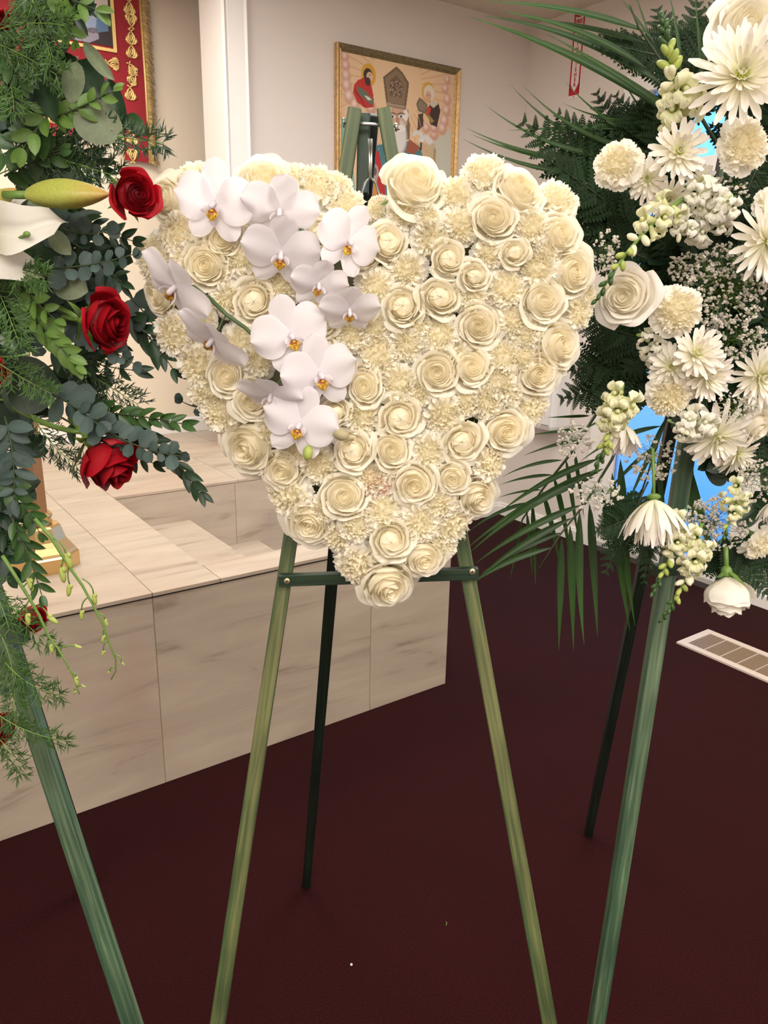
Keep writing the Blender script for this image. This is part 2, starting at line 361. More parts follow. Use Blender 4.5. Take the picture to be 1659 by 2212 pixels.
rbox('rail', (UA + 0.03, DV0 + 0.09, 2.02), (UA + 0.07, DV1 - 0.09, 2.09), FRM, d)
rbox('glass_pane', (UA + 0.045, DV0 + 0.085, 0.115), (UA + 0.051, DV1 - 0.085, 2.025), GLASS, d)
rbox('glass_pane', (UA + 0.045, DV0 + 0.085, 2.085), (UA + 0.051, DV1 - 0.085, DZ1 - 0.035), GLASS, d)
hd = Mb(); hd.tube([(UA + 0.03, DV0 + 0.06, 1.0), (UA - 0.02, DV0 + 0.06, 1.0), (UA - 0.025, DV0 + 0.09, 1.0), (UA - 0.025, DV0 + 0.17, 1.0)], 0.009, 8)
link('handle', hd.mesh('handle', BRASS), d)
rbox('ground_outside', (UA + 0.16, -4, -0.12), (UA + 7, 9, -0.02), CONC, kind=S)

# white wall cabinet under the extinguisher sign
cb = thing('extinguisher_cabinet', 'white rounded wall cabinet below the red extinguisher sign, behind the palm leaves', 'cabinet', ROOM)
rbox('body', (UA - 0.17, 3.07, 0.66), (UA - 0.001, 3.38, 1.36), WHITEM, cb, bevel=0.03)
rbox('door', (UA - 0.182, 3.095, 0.70), (UA - 0.172, 3.355, 1.32), WHITEM, cb, bevel=0.003)

# raised platform: core, tile cladding, steps let into it
pf = tag(link('platform', None, None, ROOM), kind=S)
R0, R1, RV0, RV1 = 0.860, 1.772, 2.182, 3.108
PE = 2.05
core = Mb()
core.box((-3.04, PE + 0.0025, 0.0), (R0 - 0.0025, VB - 0.001, HP - 0.002))
core.box((R0 - 0.0025, PE + 0.0025, 0), (R1 - 0.0025, RV0 - 0.0025, HP - 0.002))
core.box((R0 - 0.0025, RV1 + 0.0025, 0), (R1 - 0.0025, VA - 0.03, HP - 0.002))
core.box((R0 - 0.0025, VA - 0.03, 0), (1.65, VB - 0.001, HP - 0.002)); core.box((1.65, VJ + 0.001, 0), (3.4, VB - 0.001, HP - 0.002))
ST = [(0.485, R0, 1.178), (0.333, 1.178, 1.500), (0.180, 1.500, R1)]
for z, a, b in ST: core.box((a - 0.0025, RV0 - 0.0025, 0.0), (b - 0.0025, RV1 + 0.0025, z - 0.002))
link('core', core.mesh('core', GROUT, False), pf)
G = 0.0011
def tile(a, b):
    rbox('tile', [a[i] + (G if b[i] - a[i] > 0.03 else 0) for i in range(3)], [b[i] - (G if b[i] - a[i] > 0.03 else 0) for i in range(3)], TILE, pf, bevel=0.0012)
js = [-3.04, -2.383, -1.623, -0.863, -0.103, 0.657, 1.416, R1]
for a, b in zip(js, js[1:]):
    tile((a, PE, 0.0), (b, PE + 0.010, HP - 0.013))                        # riser
    if a < 0.6:
        tile((a, PE - 0.004, HP - 0.012), (b, 3.20, HP)); tile((a, 3.20, HP - 0.012), (b, VB - 0.016, HP))
tile((0.657, PE - 0.004, HP - 0.012), (R0 + 0.004, RV1, HP)); tile((0.657, RV1, HP - 0.012), (R0 + 0.004, VB - 0.016, HP))
tile((R0 + 0.004, PE - 0.004, HP - 0.012), (1.416, RV0 + 0.004, HP)); tile((1.416, PE - 0.004, HP - 0.012), (R1 + 0.004, RV0 + 0.004, HP))
tile((R0 + 0.004, RV1 - 0.004, HP - 0.012), (1.416, VB - 0.016, HP)); tile((1.416, RV1 - 0.004, HP - 0.012), (R1 + 0.004, VA - 0.016, HP))
tile((1.416, VA - 0.016, HP - 0.012), (1.652, VB - 0.016, HP)); tile((1.653, VJ + 0.002, HP - 0.012), (2.176, VB - 0.016, HP)); tile((2.176, VJ + 0.002, HP - 0.012), (3.4, VB - 0.016, HP))
for a, b in ((R0, 1.400), (1.400, R1)):
    tile((a, RV1, 0.02), (b, RV1 + 0.010, HP - 0.013)); tile((a, RV0 - 0.010, 0.02), (b, RV0, HP - 0.013))
zp = HP
for z, a, b in ST:
    tile((a - 0.010, RV0, z), (a, RV1, zp - 0.013 if zp == HP else zp - 0.013))
    tile((a, RV0, z - 0.012), (b + 0.004, RV1, z)); zp = z
tile((R1 - 0.010, RV0, 0.0), (R1, RV1, 0.167))
tile((R1 - 0.010, PE + 0.010, 0.0), (R1, RV0, HP - 0.013)); tile((R1 - 0.010, RV1, 0.0), (R1, VA - 0.03, HP - 0.013))
# dark metal edging under the platform nosing
eg = Mb(); eg.box((-3.04, PE - 0.002, HP - 0.0155), (R1, PE + 0.004, HP - 0.0125)); link('edge_trim', eg.mesh('edge_trim', BLACKP, False), pf)

# floor register
vt = thing('floor_vent', 'beige floor air vent with brown louvres set in the red carpet', 'vent', ROOM @ Matrix.Translation((2.96, 1.47, 0)))
hu, hv, wd_ = 0.118, 0.298, 0.034
fr = Mb()
for a, b in (((-hu, -hv), (hu, -hv + wd_)), ((-hu, hv - wd_), (hu, hv)), ((-hu, -hv + wd_), (-hu + wd_, hv - wd_)), ((hu - wd_, -hv + wd_), (hu, hv - wd_))):
    fr.box((a[0], a[1], 0.0), (b[0], b[1], 0.008))
link('frame', fr.mesh('frame', VENTF, False), vt)
for k in range(7):
    L_ = (2 * hv - 2 * wd_) / 7; y = -hv + wd_ + k * L_
    lv = Mb(); nn = 9
    for j in range(nn):
        yy = y + 0.002 + (L_ - 0.004) * j / nn; lv.box((-hu + wd_, yy, 0.002), (hu - wd_, yy + (L_ - 0.004) / nn * 0.72, 0.005))
    link('louvre', lv.mesh('louvre', VENTL, False), vt)
    if k: dv = Mb(); dv.box((-hu + wd_, y - 0.0015, 0.002), (hu - wd_, y + 0.0015, 0.0065)); link('divider', dv.mesh('divider', VENTF, False), vt)

# brass stand on the platform
bs = thing('brass_stand', 'tall polished brass stand with stepped octagonal foot on the tiled platform', 'stand', ROOM @ Matrix.Translation((0.452, 2.44, HP)))
def octo(prof, nseg=8, ph=PI / 8):
    mb = Mb(); V = []
    for r, z in prof:
        for k in range(nseg): V.append((r * cos(2 * PI * k / nseg + ph), r * sin(2 * PI * k / nseg + ph), z))
    Fc = [(i * nseg + k, i * nseg + (k + 1) % nseg, (i + 1) * nseg + (k + 1) % nseg, (i + 1) * nseg + k) for i in range(len(prof) - 1) for k in range(nseg)]
    Fc += [tuple(range(nseg))[::-1], tuple((len(prof) - 1) * nseg + k for k in range(nseg))]; mb.add(V, Fc); return mb
link('foot', octo([(0.108, 0), (0.108, 0.045), (0.103, 0.05), (0.098, 0.058), (0.085, 0.075), (0.074, 0.09), (0.062, 0.13), (0.055, 0.135)]).mesh('foot', BRASS, False), bs)
link('collar', octo([(0.036, 0.135), (0.04, 0.142), (0.036, 0.152), (0.042, 0.162), (0.036, 0.172)], 24).mesh('collar', BRASS), bs)
link('post', octo([(0.031, 0.172), (0.031, 0.80)], 6).mesh('post', BRASSP, False), bs)
link('cup', octo([(0.02, 0.80), (0.05, 0.82), (0.06, 0.84), (0.03, 0.85)], 16).mesh('cup', BRASS), bs)

# extinguisher sign
sg = thing('extinguisher_sign', 'narrow upright red and white fire extinguisher sign high on the wall', 'sign', ROOM)
s0, s1, z0, z1 = 3.222, 3.304, 2.462, 2.878
rbox('panel', (UA - 0.004, s0, z0), (UA - 0.0005, s1, z1), SIGNW, sg)
e = Mb(); X = UA - 0.0046
def quad(mb, pts, X=None):
    mb.add([(X, a, b) for a, b in pts], [tuple(range(len(pts)))])
t = 0.010
quad(e, [(s0 + .004, z0 + .03), (s0 + .004 + t, z0 + .03 + t), (s0 + .004 + t, z1 - .02), (s0 + .004, z1 - .02)], X)
quad(e, [(s1 - .004, z0 + .03), (s1 - .004, z1 - .02), (s1 - .004 - t, z1 - .02), (s1 - .004 - t, z0 + .03 + t)], X)
quad(e, [(s0 + .004, z1 - .02), (s1 - .004, z1 - .02), (s1 - .004, z1 - .008), (s0 + .004, z1 - .008)], X)
quad(e, [(s0 + .004, z0 + .015), (s1 - .004, z0 + .015), (s1 - .004, z0 + .085), ((s0 + s1) / 2, z0 + .028), (s0 + .004, z0 + .085)], X)
quad(e, [(s0 + .012, z1 - .02), ((s0 + s1) / 2, z1 - .028), (s1 - .012, z1 - .02)], X)
link('border', e.mesh('border', SIGNR, False), sg)
def text(body, size, p, parent, m, name='lettering', sx=1.0):
    c = bpy.data.curves.new(name, 'FONT'); c.body = body; c.size = size; c.align_x = 'CENTER'; c.align_y = 'CENTER'; c.extrude = 0.0003; c.offset = size * 0.03
    c.materials.append(m); o = bpy.data.objects.new(name, c); COL.objects.link(o); o.parent = parent
    R = Matrix(((0, 0, -1, 0), (-1, 0, 0, 0), (0, 1, 0, 0), (0, 0, 0, 1)))
    o.matrix_basis = Matrix.Translation(p) @ R @ Matrix.Diagonal((sx, 1, 1, 1))
    me = bpy.data.meshes.new_from_object(o); mw = o.matrix_basis.copy(); bpy.data.objects.remove(o); return link(name, me, parent, mw)
sm = (s0 + s1) / 2
text('FIRE', 0.030, (X - 0.0002, sm, z1 - 0.048), sg, SIGNR, sx=0.8)
for k, ch in enumerate('EXTINGUISHER'):
    text(ch, 0.026, (X - 0.0002, sm, z1 - 0.081 - k * 0.0245), sg, SIGNR)
text('FE 8', 0.007, (X - 0.0002, sm, z0 + 0.008), sg, SIGNR)

# ------------------------------------------------------------------ flat prints drawn on a grid of coloured faces
class Canvas:
    def __init__(s, u0, u1, z0, z1, nu, nz, bgc):
        s.U = np.linspace(u0, u1, nu + 1); s.Z = np.linspace(z0, z1, nz + 1); s.g = np.meshgrid(s.U, s.Z)
        s.c = np.zeros((nz + 1, nu + 1, 4)); s.c[:] = bgc; s.nu = nu; s.nz = nz
    def blend(s, mask, col, a=1.0):
        k = (mask * a)[..., None]; s.c = s.c * (1 - k) + np.array(col) * k
    def ell(s, cu, cz, ru, rz, col, a=1.0, soft=0.12, rot=0.0):
        du, dz = s.g[0] - cu, s.g[1] - cz; c, q = cos(rot), sin(rot)
        d = np.sqrt(((du * c + dz * q) / ru) ** 2 + ((-du * q + dz * c) / rz) ** 2)
        s.blend(np.clip((1 - d) / soft, 0, 1), col, a)
    def poly(s, pts, col, a=1.0):
        x, y = s.g; ins = np.zeros(x.shape, bool); n = len(pts)
        for i in range(n):
            x0, y0 = pts[i]; x1, y1 = pts[(i + 1) % n]
            cnd = ((y0 > y) != (y1 > y)); 
            with np.errstate(divide='ignore', invalid='ignore'):
                xi = (x1 - x0) * (y - y0) / ((y1 - y0) if y1 != y0 else 1e-9) + x0
            ins ^= cnd & (x < xi)
        s.blend(ins.astype(float), col, a)
    def line(s, pts, wd, col, a=1.0):
        x, y = s.g; best = np.full(x.shape, 9.0)
        for (x0, y0), (x1, y1) in zip(pts, pts[1:]):
            dx, dy = x1 - x0, y1 - y0; L2 = dx * dx + dy * dy + 1e-12
            t = np.clip(((x - x0) * dx + (y - y0) * dy) / L2, 0, 1); best = np.minimum(best, np.hypot(x - x0 - t * dx, y - y0 - t * dy))
        s.blend(np.clip((wd - best) / (wd * 0.4), 0, 1), col, a)
    def mesh(s, name, v, m):
        x, y = s.g; n1 = s.nu + 1; co = np.stack([x, np.full(x.shape, v), y], -1).reshape(-1, 3)
        i = np.arange(s.nz * n1).reshape(s.nz, n1)[:, :-1].reshape(-1); F4 = np.stack([i, i + 1, i + n1 + 1, i + n1], -1)
        me = bpy.data.meshes.new(name); me.from_pydata(co.tolist(), [], F4.tolist())
        a = me.attributes.new('print', 'FLOAT_COLOR', 'POINT'); a.data.foreach_set('color', s.c.reshape(-1).astype(np.float32)); me.materials.append(m); return me

# framed icon painting on the back wall
pu0, pu1, pz1, pz0 = 2.244, 3.032, 2.592, 1.62
pt = thing('framed_painting', 'gilt framed religious painting of a mitred bishop with two haloed figures in clouds', 'painting', ROOM)
vp_ = VA - 0.012
fw = 0.034
def pp(x, y):                                # crop pixel -> painting plane
    p = hit(680 + x / 4.608, 60 + y / 4.608, VD, vp_); return (p.dot(UD), p.z)
cv = Canvas(pu0 + fw, pu1 - fw, pz0 + fw, pz1 - fw, 250, 320, lin(226, 192, 158))
C_ = lambda r, g, b: lin(r, g, b)
cv.ell(*pp(820, 600), 0.36, 0.42, C_(240, 208, 166), 0.8, 1.0)
cc = pp(815, 560)
for k in range(46):
    a = 2 * PI * k / 46; r0 = 0.17; r1 = 0.36 + 0.05 * ((k * 7) % 3)
    cv.line([(cc[0] + cos(a) * r0, cc[1] + sin(a) * r0), (cc[0] + cos(a) * r1, cc[1] + sin(a) * r1)], 0.0045, C_(206, 158, 112), 0.55)
cv.poly([pp(250, 900), pp(340, 900), pp(470, 2400), pp(250, 2400)], C_(120, 176, 160), 0.9)
cv.poly([pp(1150, 1150), pp(1350, 1000), pp(1350, 2400), pp(1150, 2400)], C_(196, 206, 196), 0.8)
cv.poly([pp(420, 1150), pp(1200, 1150), pp(1200, 2400), pp(420, 2400)], C_(200, 176, 140), 0.7)
for x, y, r in [(300, 290, 44), (310, 380, 46), (315, 480, 50), (320, 580, 58), (345, 690, 62), (400, 770, 50), (560, 800, 60), (1320, 520, 42), (1300, 610, 46), (1320, 720, 52), (1310, 830, 56), (1290, 930, 60), (1270, 1010, 58), (1190, 1060, 60), (1110, 1000, 48), (1190, 1000, 50)]:
    q = pp(x, y); s_ = r * 0.00062
    cv.ell(q[0], q[1], s_, s_, C_(206, 158, 138), 0.95, 0.3); cv.ell(q[0] - s_ * 0.15, q[1] + s_ * 0.25, s_ * 0.7, s_ * 0.7, C_(238, 214, 202), 0.95, 0.8)
def E_(x, y, rx, ry, col, a=1.0, soft=0.12, rot=0): q = pp(x, y); cv.ell(q[0], q[1], rx * 0.00070, ry * 0.00060, col, a, soft, rot)
def P_(l, col, a=1.0): cv.poly([pp(*q) for q in l], col, a)
def L_(l, wd, col, a=1.0): cv.line([pp(*q) for q in l], wd, col, a)
# left figure
E_(535, 470, 68, 92, C_(214, 164, 56)); P_([(430, 520), (500, 490), (560, 560), (585, 680), (585, 790), (500, 800), (420, 740), (380, 640), (390, 570)], C_(188, 52, 46))
E_(530, 470, 42, 54, C_(58, 40, 34)); E_(546, 490, 30, 40, C_(222, 182, 156)); E_(528, 535, 26, 34, C_(66, 46, 40)); E_(548, 470, 7, 4, C_(60, 40, 34))
P_([(420, 590), (470, 600), (580, 710), (580, 770), (540, 750), (440, 660)], C_(96, 116, 96)); P_([(490, 670), (540, 690), (570, 720), (530, 720)], C_(230, 220, 200)); L_([(400, 620), (470, 720), (500, 790)], 0.004, C_(130, 26, 30))
# right figure
E_(1130, 640, 66, 84, C_(216, 172, 76)); E_(1140, 650, 56, 66, C_(230, 214, 196)); E_(1130, 680, 30, 44, C_(214, 172, 148)); E_(1122, 672, 6, 4, C_(70, 50, 40)); E_(1144, 676, 6, 4, C_(70, 50, 40))
P_([(1150, 730), (1230, 740), (1250, 830), (1215, 990), (1150, 960), (1120, 860)], C_(66, 48, 48)); P_([(1120, 780), (1160, 800), (1140, 870), (1110, 860)], C_(206, 70, 50)); P_([(1100, 860), (1140, 870), (1190, 930), (1160, 950)], C_(160, 140, 70))
P_([(1160, 720), (1240, 750), (1180, 800), (1140, 760)], C_(212, 196, 178))
P_([(1040, 690), (1120, 760), (1110, 860), (1030, 830), (1010, 760)], C_(118, 104, 88)); P_([(1045, 715), (1105, 765), (1095, 835), (1040, 815), (1025, 765)], C_(142, 128, 108)); P_([(1030, 860), (1080, 850), (1080, 980), (1020, 1030)], C_(84, 60, 50)); L_([(1030, 880), (1060, 1000)], 0.003, C_(176, 146, 120))
# robe, mitre and face
P_([(760, 1130), (700, 1150), (580, 1180), (520, 1500), (520, 2400), (1180, 2400), (1160, 1500), (1040, 1180), (960, 1130)], C_(70, 130, 138))
for k in range(26):
    x = 600 + (k * 97) % 440; y = 1150 + (k * 61) % 160; E_(x, y, 16, 14, C_(40, 88, 108), 0.8); E_(x, y, 8, 7, C_(176, 198, 186), 0.8)
P_([(560, 1210), (640, 1230), (700, 1600), (720, 2400), (540, 2400), (520, 1500)], C_(186, 44, 44)); P_([(560, 1480), (620, 1480), (630, 2400), (570, 2400)], C_(204, 140, 70)); E_(598, 1440, 36, 70, C_(176, 160, 150)); E_(598, 1430, 18, 36, C_(110, 86, 70))
P_([(940, 1110), (1000, 1150), (1050, 1200), (980, 1260), (900, 1230)], C_(160, 90, 66))
P_([(765, 800), (930, 820), (945, 1110), (760, 1110)], C_(96, 80, 64)); P_([(900, 900), (945, 940), (945, 1110), (900, 1100)], C_(120, 104, 84))
E_(838, 900, 86, 110, C_(208, 172, 146)); E_(905, 870, 26, 48, C_(238, 232, 226)); E_(745, 880, 20, 48, C_(238, 232, 226))
E_(838, 1090, 84, 160, C_(228, 224, 222), 1, 0.3); E_(815, 1000, 60, 34, C_(240, 236, 232)); E_(850, 1000, 56, 30, C_(240, 236, 232))
P_([(812, 860), (838, 860), (846, 960), (806, 960)], C_(190, 146, 120)); E_(826, 955, 26, 14, C_(196, 150, 124))
for x in (775, 858):
    E_(x, 884, 28, 15, C_(240, 236, 230)); E_(x, 884, 12, 13, C_(84, 110, 130)); E_(x, 884, 5, 6, C_(30, 30, 34)); L_([(x - 32, 862), (x, 846), (x + 34, 858)], 0.004, C_(120, 88, 70))
E_(790, 968, 26, 10, C_(30, 30, 28)); E_(820, 1010, 26, 9, C_(120, 70, 60))
P_([(812, 385), (680, 490), (700, 660), (716, 780), (905, 815), (925, 660), (938, 550), (870, 440)], C_(112, 92, 74)); P_([(812, 410), (700, 498), (718, 650), (730, 740), (890, 770), (905, 650), (918, 555), (862, 460)], C_(142, 120, 96))
P_([(812, 470), (740, 530), (745, 680), (870, 700), (885, 570)], C_(118, 96, 78)); P_([(715, 742), (902, 776), (900, 806), (718, 775)], C_(160, 140, 116))
for k in range(34): a = k * 2.4; r = 8 + 58 * math.sqrt(k / 34); E_(812 + cos(a) * r, 600 + sin(a) * r * 1.3, 7, 7, C_(*[(182, 164, 136), (84, 66, 54), (156, 140, 120)][k % 3]))
for k in range(16): x0_, y0_ = 705 + k * 12, 752 + k * 2.2; E_(x0_, y0_, 4, 5, C_(196, 182, 158))
# crozier
L_([(985, 1060), (1010, 1035), (1060, 1060), (1060, 1100)], 0.012, C_(224, 220, 222)); L_([(1065, 1100), (1110, 1080), (1165, 1130), (1140, 1150), (1090, 1090)], 0.010, C_(224, 220, 222)); L_([(1062, 1110), (1055, 1210)], 0.008, C_(60, 60, 70)); E_(1063, 1120, 26, 18, C_(230, 228, 230))
L_([(1195, 1215), (1190, 1330), (1215, 1400)], 0.010, C_(180, 146, 96))
link('canvas', cv.mesh('canvas', vp_, PRINT), pt)
def frame_side(name, m, a, b, outw, t):
    """moulding between corners a and b (u,z), mitred: outw = inward normal (u,z)"""
    a = Vector(a); b = Vector(b); dr = (b - a).normalized(); inn = Vector(outw); mb = Mb()
    prof = [(0, 0.001), (0, 0.026), (0.006, 0.030), (0.014, 0.024), (0.020, 0.020), (0.026, 0.022), (t, 0.012), (t, 0.004)]; n = len(prof)
    V = []
    for base, sg_ in ((a, 1), (b, -1)):
        for w_, dpt in prof:
            q = base + inn * w_ + dr * (sg_ * w_); V.append((q[0], VA - dpt, q[1]))
    mb.add(V, [(i, (i + 1) % n, n + (i + 1) % n, n + i) for i in range(n)] + [tuple(range(n))[::-1], tuple(range(n, 2 * n))])
    o = link(name, mb.mesh(name, m, False), pt)
frame_side('frame_side', FRAMED, (pu0, pz1), (pu1, pz1), (0, -1), fw)  # top moulding in a darker tone than the other sides
frame_side('frame_side', FRAMEG, (pu0, pz0), (pu0, pz1), (1, 0), fw)
frame_side('frame_side', FRAMEG, (pu1, pz0), (pu1, pz1), (-1, 0), fw)
frame_side('frame_side', FRAMEG, (pu0, pz0), (pu1, pz0), (0, 1), fw)

# embroidered banner in the alcove
bn = thing('church_banner', 'red velvet church banner with gold embroidery and fringe hanging in the alcove', 'banner', ROOM)
vb = VB - 0.035
def bp_(x, y): p = hit(x, y, VD, vb); return (p.dot(UD), p.z)
bu1 = bp_(303, 0)[0]; bu0 = bu1 - 1.0
zt, zb = 2.80, 2.20
tl = bp_(300, 350)[1]
out = [(bu0, zt), (bu1, zt), (bu1 + .004, (zt + tl) / 2), (bu1, tl), (bu1 - 0.135, tl + 0.005), (bu1 - 0.14, zb - 0.005), (bu1 - 0.20, zb)]
xs = bu1 - 0.20
for k in range(9): out.append((xs - 0.075 * k - 0.0375, zb - 0.08 - 0.02 * (k % 2))); out.append((xs - 0.075 * (k + 1), zb))
out = [q for q in out if q[0] > bu0 - 1e-6] + [(bu0, zb)]
c_ = Mb(); n = len(out)
c_.add([(a, vb, b) for a, b in out] + [(a, vb + 0.006, b) for a, b in out], [tuple(range(n))[::-1], tuple(range(n, 2 * n))] + [(i, (i + 1) % n, n + (i + 1) % n, n + i) for i in range(n)])
link('cloth', c_.mesh('cloth', REDC, False), bn)
ip = Canvas(bp_(100, 60)[0] - 0.1, bp_(238, 0)[0] - 0.004, bp_(235, 100)[1], zt, 110, 90, lin(44, 36, 40))
def ib(l, col, a=1.0): ip.poly([bp_(x / 3.687, y / 3.687) for x, y in l], col, a)
ib([(660, 130), (850, 60), (860, 250), (780, 260), (640, 260)], C_(92, 124, 160)); ib([(700, -40), (860, -40), (850, 130), (770, 90)], C_(196, 184, 180))
ib([(655, 130), (690, 90), (770, 110), (760, 240), (660, 250)], C_(150, 168, 196)); ib([(600, 230), (770, 220), (790, 310), (700, 345), (590, 330)], C_(150, 144, 160)); ib([(780, 130), (850, 130), (858, 235), (790, 258)], C_(86, 116, 152))
for k in range(40): q = bp_((660 + (k * 37) % 120) / 3.687, (225 + (k * 17) % 36) / 3.687); ip.ell(q[0], q[1], 0.004, 0.004, C_(90, 84, 96))
link('picture', ip.mesh('picture', vb - 0.003, PRINT), bn)
bd = Mb(); a_, b_ = bp_(238, 0)[0], bp_(240, 106)[1]
for (x0_, z0_, x1_, z1_) in ((a_ - 0.003, b_, a_ + 0.013, zt), (bu0 + 0.2, b_ - 0.014, a_ + 0.013, b_)): bd.box((x0_, vb - 0.009, z0_), (x1_, vb - 0.001, z1_))
link('picture_border', bd.mesh('picture_border', GOLD, False), bn)
ed = Mb(); ed.tube([(bu1 - 0.004, vb - 0.004, zt), (bu1 - 0.001, vb - 0.004, (zt + tl) / 2), (bu1 - 0.004, vb - 0.004, tl)], 0.006, 6); ed.tube([(bu1 - 0.135, vb - 0.004, zb), (bu1 - 0.135, vb - 0.004, tl)], 0.005, 6)
ed.tube([(a, vb - 0.004, b) for a, b in out[5:]], 0.006, 5)
link('gold_cord', ed.mesh('gold_cord', GOLD), bn)
fg = Mb(); rnd = random.Random(3)
for k in range(420):
    z = zt - (zt - tl) * k / 420; x = bu1; L0 = 0.030 + rnd.random() * 0.022
    fg.tube([(x, vb - 0.003, z), (x + L0 * 0.5, vb - 0.006 - rnd.random() * .008, z - 0.006), (x + L0, vb - 0.004, z - 0.014 - rnd.random() * 0.012)], [0.0022, 0.0018, 0.0008], 3, t=rnd.random())
tag(link('fringe', fg.mesh('fringe', FRINGE), bn), kind='stuff')
def ornament(cu, cz, s_, rot, kind=0):
    mb = Mb()
    def T(x, y): return (cu + s_ * (x * cos(rot) - y * sin(rot)), vb - 0.004, cz + s_ * (x * sin(rot) + y * cos(rot)))
    def almond(w_, h_, y0=0, rr=0.06):
        for sd in (-1, 1):
            mb.tube([T(sd * w_ * sin(PI * t), y0 - h_ / 2 + h_ * t) for t in [i / 8 for i in range(9)]], [s_ * rr * 1.7 * (0.5 + sin(PI * i / 8)) for i in range(9)], 5)
    almond(0.42, 1.5, 0, 0.07); almond(0.15, 0.8, 0, 0.05)
    for sd in (-1, 1):
        mb.tube([T(sd * x, y) for x, y in ((0.05, -0.75), (0.45, -0.62), (0.66, -0.32), (0.58, -0.02), (0.75, 0.08))], [s_ * r for r in (0.05, 0.16, 0.24, 0.15, 0.03)], 5)
        mb.tube([T(sd * x, y) for x, y in ((0.0, 0.75), (0.22, 0.95), (0.42, 1.02))], [s_ * r for r in (0.06, 0.12, 0.03)], 5)
    link('gold_ornament', mb.mesh('gold_ornament', GOLD), bn)
for (x, y, r_) in ((279, 18, 0), (283, 44, PI), (283, 82, 0), (284, 112, 0), (281, 203, 0), (285, 300, 0), (286, 335, PI)):
    q = bp_(x, y); ornament(q[0], q[1], 0.037, r_)
q = bp_(244, 138); ornament(q[0], q[1], 0.037, PI / 2); q = bp_(205, 128); ornament(q[0], q[1], 0.03, PI / 2); q = bp_(140, 128); ornament(q[0], q[1], 0.04, 0.6)
q = bp_(130, 180); ornament(q[0], q[1], 0.04, 0); q = bp_(285, 150); ornament(q[0], q[1], 0.034, 0.5); q = bp_(286, 172); ornament(q[0], q[1], 0.034, -0.6)
for k in range(8): ornament(xs - 0.075 * k - 0.0375, zb + 0.0, 0.028, 0)
rod = Mb(); rod.tube([(bu0 - 0.05, vb + 0.003, zt + 0.012), (bu1 + 0.05, vb + 0.003, zt + 0.012)], 0.012, 10); link('rod', rod.mesh('rod', BRASS), bn)
# litter on the carpet
p = hit(759, 2086, ZD, 0.0)
bb = Mb(); bb.ball((0, 0, 0.003), 0.003, 8, 6); tag(link('white_bead', bb.mesh('white_bead', SIGNW), None, Matrix.Translation(p)), 'tiny white bead lying alone on the red carpet', 'bead')
p = hit(963, 2000, ZD, 0.0)
bb = Mb(); bb.tube([(0, 0, 0.0015), (0.003, 0.006, 0.002), (0.001, 0.012, 0.0015)], 0.0012, 5); tag(link('straw_scrap', bb.mesh('straw_scrap', LEAFL), None, Matrix.Translation(p)), 'short yellow green plant scrap lying on the red carpet', 'scrap')
# ================================================================== flower and leaf builders (unit sized, facing +Z)
def rose_petal(k, n, th0, rnd, bulb=False, opening=1.0, flare=1.0):
    t = k / (n - 1)
    R = (0.06 + 0.76 * t ** 0.92) * (0.94 + 0.12 * opening * t) + rnd.uniform(-0.012, 0.012)
    zt = 0.17 + 0.05 * sin(5 * t) - 0.30 * t ** 2.2 + rnd.uniform(-0.025, 0.025); zb = -0.85
    A = 1.7 - 0.85 * min(1, t * 1.5); curl = (0.02 + 0.50 * t ** 1.5) * flare
    ph = rnd.uniform(0, 6.28); drop = rnd.uniform(0.06, 0.16); tip = rnd.uniform(0.0, 0.06)
    nu, nv = 12, 9
    close = bulb and t < 0.30
    def fn(u, v):
        s = sin(min(1, v / 0.7) * PI / 2); r = R * (0.16 + 0.84 * s)
        z = zb + (zt - zb) * v
        w = max(0, (v - 0.70) / 0.30) ** 1.8
        half = A * (0.42 + 0.58 * sin(min(1, v / 0.55) * PI / 2)) * (1 - 0.14 * w)
        th = th0 + u * half
        if close:
            r = (0.40 + 0.22 * t) * (0.3 + 0.7 * s); q = max(0, (v - 0.4) / 0.6)
            r *= 1 - (0.97 - 0.9 * t) * q ** 1.5; z = zb + (0.13 - t * 0.12 - zb) * (1 - (1 - v) ** 1.7) + 0.05 * abs(u) ** 4 * q
            th += 0.9 * q
            r += 0.06 * u * (1 - q * 0.4)
            return (r * cos(th) + 0.03, r * sin(th), z), min(1, 0.1 + 0.3 * v)
        cu = curl * (0.8 + 0.35 * sin(2.1 * u + ph))
        r += w * cu * 0.36; z -= w * cu * 0.30
        z -= drop * abs(u) ** 2.6 * v; r += 0.045 * u * (0.35 + t) * min(1, v * 2)
        z += tip * (1 - abs(u)) ** 2 * v * v
        rip = 0.016 * sin(6 * u + ph) * v ** 3 * (0.3 + t); r += rip; z += rip * 0.8
        tone = min(1, max(0, (0.10 + 1.0 * t) * (0.4 + 0.6 * v) + 0.3 * w))
        return (r * cos(th), r * sin(th), z), tone
    return grid(nu, nv, fn)
